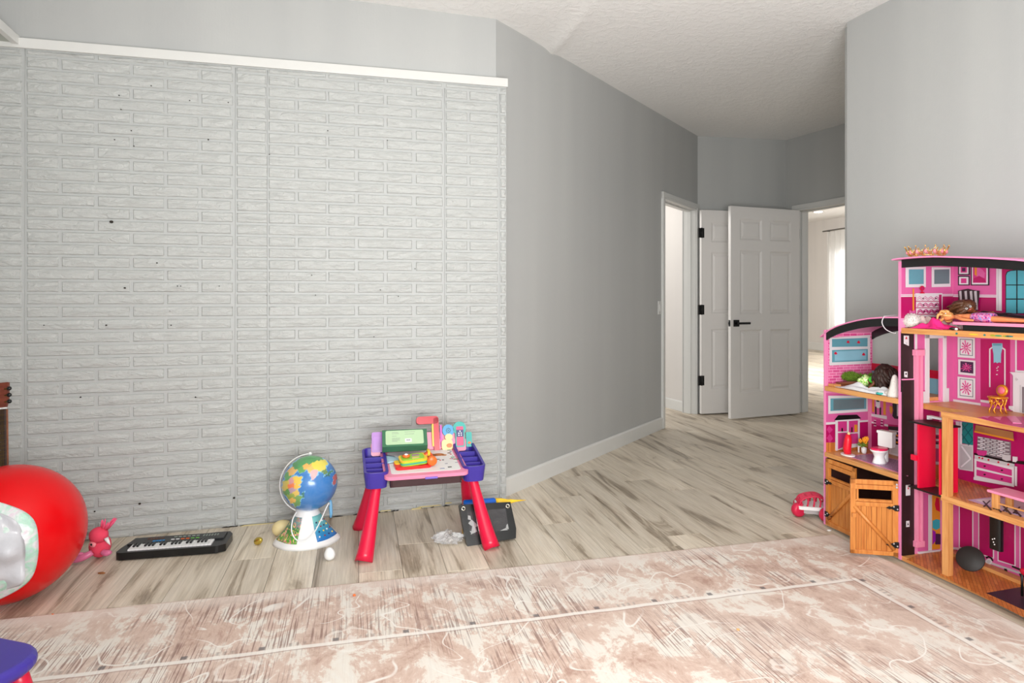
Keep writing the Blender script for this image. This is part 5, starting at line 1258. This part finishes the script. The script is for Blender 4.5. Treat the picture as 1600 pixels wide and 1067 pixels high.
b = MB(); b.tube(cr([(.716, .072, zB+.019), (.745, .072, zB+.019), (.775, .070, zB+.0175), (.800, .072, zB+.016)], 4), [.0185, .0205, .0215, .022, .0225, .023, .023, .0235, .024, .024, .0245, .024, .023], SWIM, 16, flat=.86); b.build('swimsuit', t)
hair_lump(t, (.606, .074, zB+.022), (.020, .018, .017), BLND, (-.022, -.004, -.008), 22, 3)
face(t, (.606, .071, zB+.018), (.1, -.3, 1), (-1, 0, .1), .0165)
J2 = [((.80, .125, zB+.020), (.019, .015)), ((.75, .128, zB+.022), (.017, .014)), ((.710, .130, zB+.026), (.020, .014)), ((.686, .130, zB+.030), .009), ((.672, .128, zB+.040), .007), ((.666, .116, zB+.052), .021), ((.662, .108, zB+.058), .021),
      ((.82, .116, zB+.018), .013), ((.90, .112, zB+.013), .010), ((.985, .112, zB+.010), .0065), ((.995, .108, zB+.02), .005), ((.82, .140, zB+.018), .013), ((.90, .144, zB+.013), .010), ((.985, .146, zB+.010), .0065), ((.995, .146, zB+.02), .005),
      ((.700, .108, zB+.026), .0085), ((.740, .098, zB+.030), .0065), ((.775, .104, zB+.040), .0045), ((.700, .152, zB+.026), .0085), ((.735, .162, zB+.020), .0065), ((.775, .160, zB+.018), .0045)]
t = inh('doll', 0, 0, 0, label='brown haired doll in black clothes lying behind the swimsuit doll', cat='doll')
skin('body', t, J2, E, BRSK, 2)
b = MB()
for s_ in (0, 1): L_ = [J2[i][0] for i in ((7, 8, 9) if s_ == 0 else (11, 12, 13))]; b.tube(cr(L_, 4), [.0155, .015, .0145, .014, .0135, .012, .011, .0100, .009], HB, 12)
b.tube(cr([J2[2][0], J2[1][0], J2[0][0], (.825, .128, zB+.018)], 4), [.021]*4+[.0195]*4+[.021]*4+[.018], HB, 14, flat=.9); b.build('black_outfit', t)
hair_lump(t, (.655, .118, zB+.064), (.030, .026, .024), HAIR2, (-.060, .0, -.034), 60, 6, r0=.008)
face(t, (.668, .108, zB+.054), (.55, -.75, .1), (-.6, 0, .7), .021)
# soft things on the attic floor
FUR = mat('white_fur', (212, 206, 200), .95, bump=.8, bscale=160)
uf = at_v(1424, .035); t = inh('pompom', uf+.0, .035, zA, label='fluffy white pompom ball at the attic corner of the doll house', cat='pompom')
b = MB().ball((0, 0, .030), (.036, .030, .030), FUR, 22, 14, .05)
for i in range(160):
    d = Vector((rn.gauss(0, 1), rn.gauss(0, 1), rn.gauss(0, 1))).normalized(); p = Vector((d.x*.034, d.y*.028, d.z*.028+.030)); q = p + d*.007
    if q.z > .001: b.tube([p, q], [.0026, .0006], FUR, 4)
b.build('fur', t)
def cloth(name, u, v, z, su, sv, hgt, m, label, cat='cloth', seed=1, rz=0, nz=5):
    rr = random.Random(seed); ph = [rr.uniform(0, 6) for _ in range(8)]
    def f(a, c):
        x = (a-.5)*su*(1+.12*math.sin(c*7+ph[0])); y = (c-.5)*sv*(1+.15*math.sin(a*6+ph[1]))
        e = max(0, 1-abs(2*a-1)**3)*max(0, 1-abs(2*c-1)**3)
        hh = hgt*e*(.55+.28*math.sin(a*nz*2.1+c*3+ph[2])+.22*math.sin(c*nz*2.7-a*4+ph[3])+.10*math.sin(a*19+c*15+ph[4]))
        return (x, y, .0012+max(0, hh))
    b = MB(); b.grid(f, 34, 26, m); o_ = b.build(name, None, solid=.0016, label=label, cat=cat); o_.location = hp(u, v, z); o_.rotation_euler = (0, 0, hr+rz); return o_
KNIT = mat('pale_knit', (226, 204, 196), .9, var=.12, bump=.6, bscale=150)
cloth('knit_garment', at_v(1450, .13), .125, zA, .14, .12, .058, KNIT, 'pale knitted doll garment heaped behind the hot pink cloth', 'garment', 4)
cloth('pink_cloth', at_v(1462, .05), .045, zA, .15, .085, .044, mat('hot_pink_cloth', (228, 30, 122), .8), 'folded hot pink cloth at the attic edge by the pompom', 'cloth', 9)
cloth('white_cloth', at_v(1480, .09), .155, zA, .10, .08, .030, mat('white_cotton', (232, 230, 228), .85), 'small white cloth under the head of the tan doll', 'cloth', 12)
t = inh('toy_shoe', at_v(1492, .02), .008, zA, R(20), label='tiny black and white doll shoe at the attic floor edge', cat='shoe')
MB().ball((0, 0, .006), (.012, .006, .006), HB, 10, 8).build('upper', t); MB().ball((.013, 0, .005), (.006, .005, .005), WHT, 10, 8).build('toe', t)
# golden vanity stool in the second storey
GF = mat('golden_filigree', (222, 146, 44), .3, .5); zS = .6865
gu = at_v(1559, .17); t = inh('toy_chair', gu, .17, zS, label='golden filigree toy chair with round pink back beside the fireplace', cat='chair')
MB().lathe([(.030, .058), (.034, .060), (.034, .064), (.029, .066)], GF, 28).build('seat', t)
b = MB(); b.M = Matrix.Translation((0, .022, .088)) @ Matrix.Rotation(R(82), 4, 'X'); b.lathe([(.021, -.004), (.024, 0), (.021, .004)], GF, 24); bk = b.build('backrest', t)
b = MB(); b.M = Matrix.Translation((0, .018, .089)) @ Matrix.Rotation(R(82), 4, 'X'); b.lathe([(.015, 0), (.014, .003)], mat('pink_pad', (226, 100, 120), .4), 20); b.build('pad', bk)
for i in range(8):
    a = 2*math.pi*(i+.5)/8; b = MB(); b.tube([(.029*math.cos(a), .029*math.sin(a), .059), (.026*math.cos(a+.25), .026*math.sin(a+.25), .045), (.022*math.cos(a), .022*math.sin(a), .030), (.027*math.cos(a-.2), .027*math.sin(a-.2), .014), (.030*math.cos(a), .030*math.sin(a), .001)], .0023, GF, 6)
    b.tube([(.024*math.cos(a+.12), .024*math.sin(a+.12), .047), (.026*math.cos(a+.4), .026*math.sin(a+.4), .036), (.024*math.cos(a+.7), .024*math.sin(a+.7), .047)], .0018, GF, 5); b.build('leg', t)
# pink sofa bench in the kitchen
t = inh('toy_bench', .822, .035, .3508, R(2), label='pink topped toy bench with wooden legs on the zigzag print', cat='bench')
MB().box((-.012, -.012, .056), (.26, .085, .066), PINK, .003).build('seat', t)
b = MB(); b.prism([(.075, .066), (.10, .125), (.26, .15), (.26, .066)], .070, .080, PINK, 'y'); b.build('backrest', t, bevel=.003)
for x in (.0, .22):
    for y in (-.004, .066): MB().box((x, y, 0), (x+.024, y+.012, .056), PINEV, .001).build('leg', t)
MB().box((.024, .0, .018), (.22, .006, .024), PINE, .001).build('stretcher', t)
# ground floor: black disc and black hanging bag
du = at_v(1513, .14); t = inh('toy_table_top', du, .150, .0312, R(0), label='black oval toy table top leaning on the ground floor batten', cat='toy')
b = MB(); b.M = Matrix.Translation((0, 0, .052)) @ Matrix.Rotation(R(22), 4, 'Z') @ Matrix.Rotation(R(58), 4, 'X') ; b.lathe([(.049, -.003), (.051, 0), (.049, .003)], mat('soft_black', (40, 36, 34), .6), 40)
mz = min(v_[2] for v_ in b.v); b.v = [(v_[0], v_[1], v_[2]-mz) for v_ in b.v]; b.build('disc', t)
t = inh('punching_bag', at_v(1557, .14), .14, .156, label='black toy punching bag hanging in front of the striped pink wall', cat='toy')
MB().prism(rrect(-.024, -.012, .024, .012, .010), 0, .135, KBLK, 'z', True).build('bag', t, bevel=.004); MB().tube([(0, 0, .135), (0, 0, .1695)], .004, HB, 8).build('strap', t)
b = MB()
for x, z in ((-.006, .040), (.002, .045), (-.002, .030), (.002, .022)): b.ball((x, -.0125, z), .0028, WHT, 6, 4)
b.build('reflective_stars', t, kind='stuff')
t = inh('toy_tool', at_v(1597, .1), .1, .0312, label='tiny crimson and black toy tool at the right edge of the ground floor', cat='toy')
MB().tube([(0, 0, .005), (0, 0, .105)], .004, HB, 8).build('stand', t); MB().tube([(-.035, 0, .10), (.02, 0, .10)], .004, HB, 8).ball((.012, 0, .098), (.02, .012, .014), CRIM, 12, 8).build('head', t)
# bathroom things
zb = .3765
t = inh('toy_toilet', at_v(1374, .08), .08, zb, R(12), label='white toy toilet with pink seat in the doll house bathroom', cat='toy toilet'); t.scale = (1.15, 1.2, 1.3)
b = MB(); b.lathe([(.024, 0), (.022, .006), (.017, .022), (.022, .036), (.029, .043), (.031, .047)], WHT, 24, (0, 0, 0), sy=1.25); b.build('bowl', t)
MB().box((-.016, .016, 0), (.016, .036, .05), WHT, .006).build('pedestal', t)
MB().lathe([(.028, .0475), (.029, .051), (.026, .0535), (.008, .0545)], mat('hot_pink_seat', (226, 24, 86), .3), 24, sy=1.2).build('seat', t)
MB().prism(rrect(-.030, .0535, .030, .103, .004), .034, .056, WHT, 'y').prism(rrect(-.033, .100, .033, .110, .003), .031, .058, WHT, 'y').build('cistern', t, bevel=.002)
t = inh('toy_dress_stand', .085, .055, zb, label='red doll bottle standing on a white base in the bathroom corner', cat='toy')
b = MB(); b.tube([(0, 0, .004), (-.004, 0, .03), (.002, 0, .075), (.004, 0, .10)], [.016, .019, .017, .011], mat('bright_red', (226, 16, 44), .35), 18).build('body', t)
MB().prism(circ(.034, 24, .006, -.005, sx=1.1, sy=.8), 0, .005, WHT).build('foot_plate', t, bevel=.001)
MB().ball((.006, 0, .106), (.008, .006, .008), mat('cream_cap', (226, 200, 150), .4), 10, 8).build('cap', t)
t = inh('potted_flower', at_v(1346, .14), .155, zb, label='tiny orange flowers in a white pot beside the toy toilet', cat='plant')
MB().lathe([(.009, 0), (.012, .010), (.013, .028), (.010, .030)], WHT, 18).box((-.028, -.010, 0), (-.024, -.004, .036), WHT).box((-.028, -.010, .030), (.018, -.006, .034), WHT).build('pot', t)
LEAF = mat('leaf_green', (120, 150, 50), .5); PET = mat('orange_petal', (240, 156, 30), .5)
for i in range(14):
    a = rn.uniform(0, 6.28); r_ = rn.uniform(.010, .022); b = MB(); b.M = Matrix.Translation((r_*math.cos(a)-.008, r_*math.sin(a), rn.uniform(.032, .05))) @ Matrix.Rotation(a, 4, 'Z') @ Matrix.Rotation(R(rn.uniform(-40, 20)), 4, 'Y')
    b.ball((0, 0, 0), (.011, .005, .0018), LEAF, 8, 6); b.build('leaf', t)
for i in range(9):
    c = (rn.uniform(-.014, .022), rn.uniform(-.014, .01), rn.uniform(.052, .078)); b = MB()
    for j in range(5): a = j*1.257; b.ball((c[0]+.006*math.cos(a), c[1], c[2]+.006*math.sin(a)), (.0055, .003, .0055), PET, 8, 6)
    b.build('blossom', t)
b = MB()
for i in range(7): b.tube([(0, 0, .028), (rn.uniform(-.012, .018), rn.uniform(-.01, .008), .060)], .0011, LEAF, 5)
b.build('stems', t, kind='stuff')
# terrace things
zt = .7055
J3 = [((.20, .125, zt+.028), (.018, .015)), ((.245, .128, zt+.046), (.016, .013)), ((.275, .130, zt+.060), (.019, .014)), ((.292, .130, zt+.066), .009), ((.305, .128, zt+.072), .007), ((.322, .120, zt+.080), .021), ((.330, .112, zt+.086), .021),
      ((.175, .110, zt+.022), .015), ((.10, .092, zt+.020), .011), ((.025, .080, zt+.012), .0075), ((.012, .076, zt+.018), .005), ((.175, .140, zt+.022), .015), ((.10, .145, zt+.020), .011), ((.03, .150, zt+.012), .0075), ((.018, .150, zt+.02), .005),
      ((.288, .108, zt+.060), .0085), ((.312, .088, zt+.038), .0065), ((.285, .074, zt+.014), .0045), ((.285, .152, zt+.058), .0085), ((.275, .166, zt+.034), .0065), ((.262, .168, zt+.012), .0045)]
J3 = [((p[0]*.745+.003, max(.05, p[1]-.025), p[2]), r_) for p, r_ in J3]
t = inh('doll', 0, 0, 0, label='dark haired doll in a green top lying on the terrace floor', cat='doll')
skin('body', t, J3, E, DKSK, 2)
b = MB(); b.tube(cr([(.182, .103, zt+.044), (.197, .104, zt+.053), (.214, .105, zt+.063)], 4), [.018, .0195, .020, .0205, .021, .0215, .021, .0195, .017], mat('neon_green', (70, 210, 60), .5), 16, flat=.86).build('green_top', t)
kk = NT('green_floral', .6); kk.color(kk.ramp(kk.noise(kk.coord(), 120, 2), [(.4, (90, 180, 70)), (.52, (206, 226, 130)), (.62, (240, 240, 210))]))
def skirt(a, c):
    r_ = .020+.026*c; an = a*6.283; r_ *= 1+.12*math.sin(an*5)*c
    return (.178-.036*c, .102+r_*.9*math.cos(an), zt+.044-.010*c+max(-.030, r_*.7*math.sin(an)))
MB().grid(skirt, 40, 6, kk.m).build('skirt', t, solid=.001)
hair_lump(t, (.256, .105, zt+.088), (.046, .036, .044), HAIR, (.024, -.008, -.054), 110, 8, r0=.011)
face(t, (.240, .088, zt+.086), (-.3, -.8, -.2), (.8, -.2, .3), .018)
GB = mat('moss_green_boa', (104, 136, 34), .9, var=.25)
t = inh('green_boa', 0, 0, 0, label='shaggy green boa lying on the terrace beside the dark haired doll', cat='boa')
b = MB(); path = cr([(.022, .105, zt+.045), (.045, .115, zt+.050), (.075, .125, zt+.042), (.110, .145, zt+.044), (.145, .160, zt+.052), (.175, .165, zt+.060)], 6)
b.tube(path, [.009]*len(path), GB, 8)
for i in range(1500):
    p = Vector(rn.choice(path)) + Vector((rn.uniform(-.005, .005), 0, 0)); d = Vector((rn.gauss(0, .6), rn.gauss(0, 1), rn.gauss(0, 1))).normalized()
    q = p + d*rn.uniform(.022, .030); q.z = max(q.z, zt+.001); q.x = max(q.x, .003); m0 = (p+q)/2 + d*.003
    b.tube([p, m0, q], [.0020, .0020, .0006], GB, 3)
b.build('fringe', t, kind='stuff')
MB().tube([(.03, .115, zt+.016), (.165, .165, zt+.020)], .012, GB, 10).build('core', t)
t = inh('wooden_block', .018, .03, zt, label='small orange wooden block at the left end of the terrace', cat='block')
MB().box((-.012, -.02, 0), (.03, .02, .012), PINE, .002).build('block', t)
cloth('white_garment', .215, .052, zt, .30, .088, .034, mat('white_cotton_print', (226, 226, 228), .8, var=.1), 'crumpled white doll garment along the terrace edge', 'garment', 21)
t = inh('teal_ring', at_v(1377, .02), .012, zt, label='small teal plastic ring at the terrace floor edge', cat='toy')
MB().tube([(.013*math.cos(a*.52), .010*math.sin(a*.52), .006) for a in range(12)], .005, TEAL, 8, closed=True).build('ring', t)
t = inh('plush_ghost', at_v(1398, .03), .030, zt, label='small white soft toy standing at the right end of the terrace', cat='toy')
MB().lathe([(.034, 0), (.032, .012), (.022, .045), (.016, .075), (.010, .092), (.002, .098)], FUR, 20, sx=.8).ball((-.030, -.004, .012), (.020, .014, .012), FUR, 14, 10).build('body', t)
# toy buggy on the floor behind the house
p = Vector((1.555, 3.372)); t = empty('toy_buggy', (p.x, p.y, 0), R(-14), label='red and white toy buggy on the floor behind the barn doors', cat='toy car')
RW = mat('raspberry_plastic', (214, 32, 74), .4)
for x, y in ((-.048, -.03), (.075, -.085), (-.02, .075), (.11, .02)):
    b = MB(); b.M = Matrix.Translation((x, y, .036)) @ Matrix.Rotation(R(90), 4, 'X') @ Matrix.Rotation(R(28), 4, 'Y'); b.lathe([(.022, -.020), (.032, -.017), (.036, -.008), (.036, .008), (.032, .017), (.022, .020)], RW, 24)
    mz = min(q[2] for q in b.v); b.v = [(q[0], q[1], q[2]-mz) for q in b.v]; b.build('wheel', t)
MB().prism(rrect(-.055, -.06, .10, .06, .02), .045, .062, WHT).build('bumper', t, bevel=.004)
MB().prism(rrect(-.03, -.045, .09, .05, .02), .022, .046, mat('grey_chassis', (176, 172, 172), .5)).build('chassis', t, bevel=.003)
b = MB()
for i in range(6):
    y = -.045+.018*i; b.tube(cr([(-.045, y, .062), (-.035, y, .088), (-.005, y*.9, .105), (.045, y*.9, .112), (.085, y, .09), (.095, y, .062)], 4), .0042, RW, 6)
for i in range(5):
    x = -.038+.030*i; hh = .062+.045*math.sin(math.pi*(x+.06)/.16)
    b.tube(cr([(x, -.05, .062), (x+.004, -.046, hh-.008), (x, 0, hh+.008), (x+.004, .046, hh-.008), (x, .05, .062)], 4), .0048, RW, 6)
b.build('lattice_body', t)
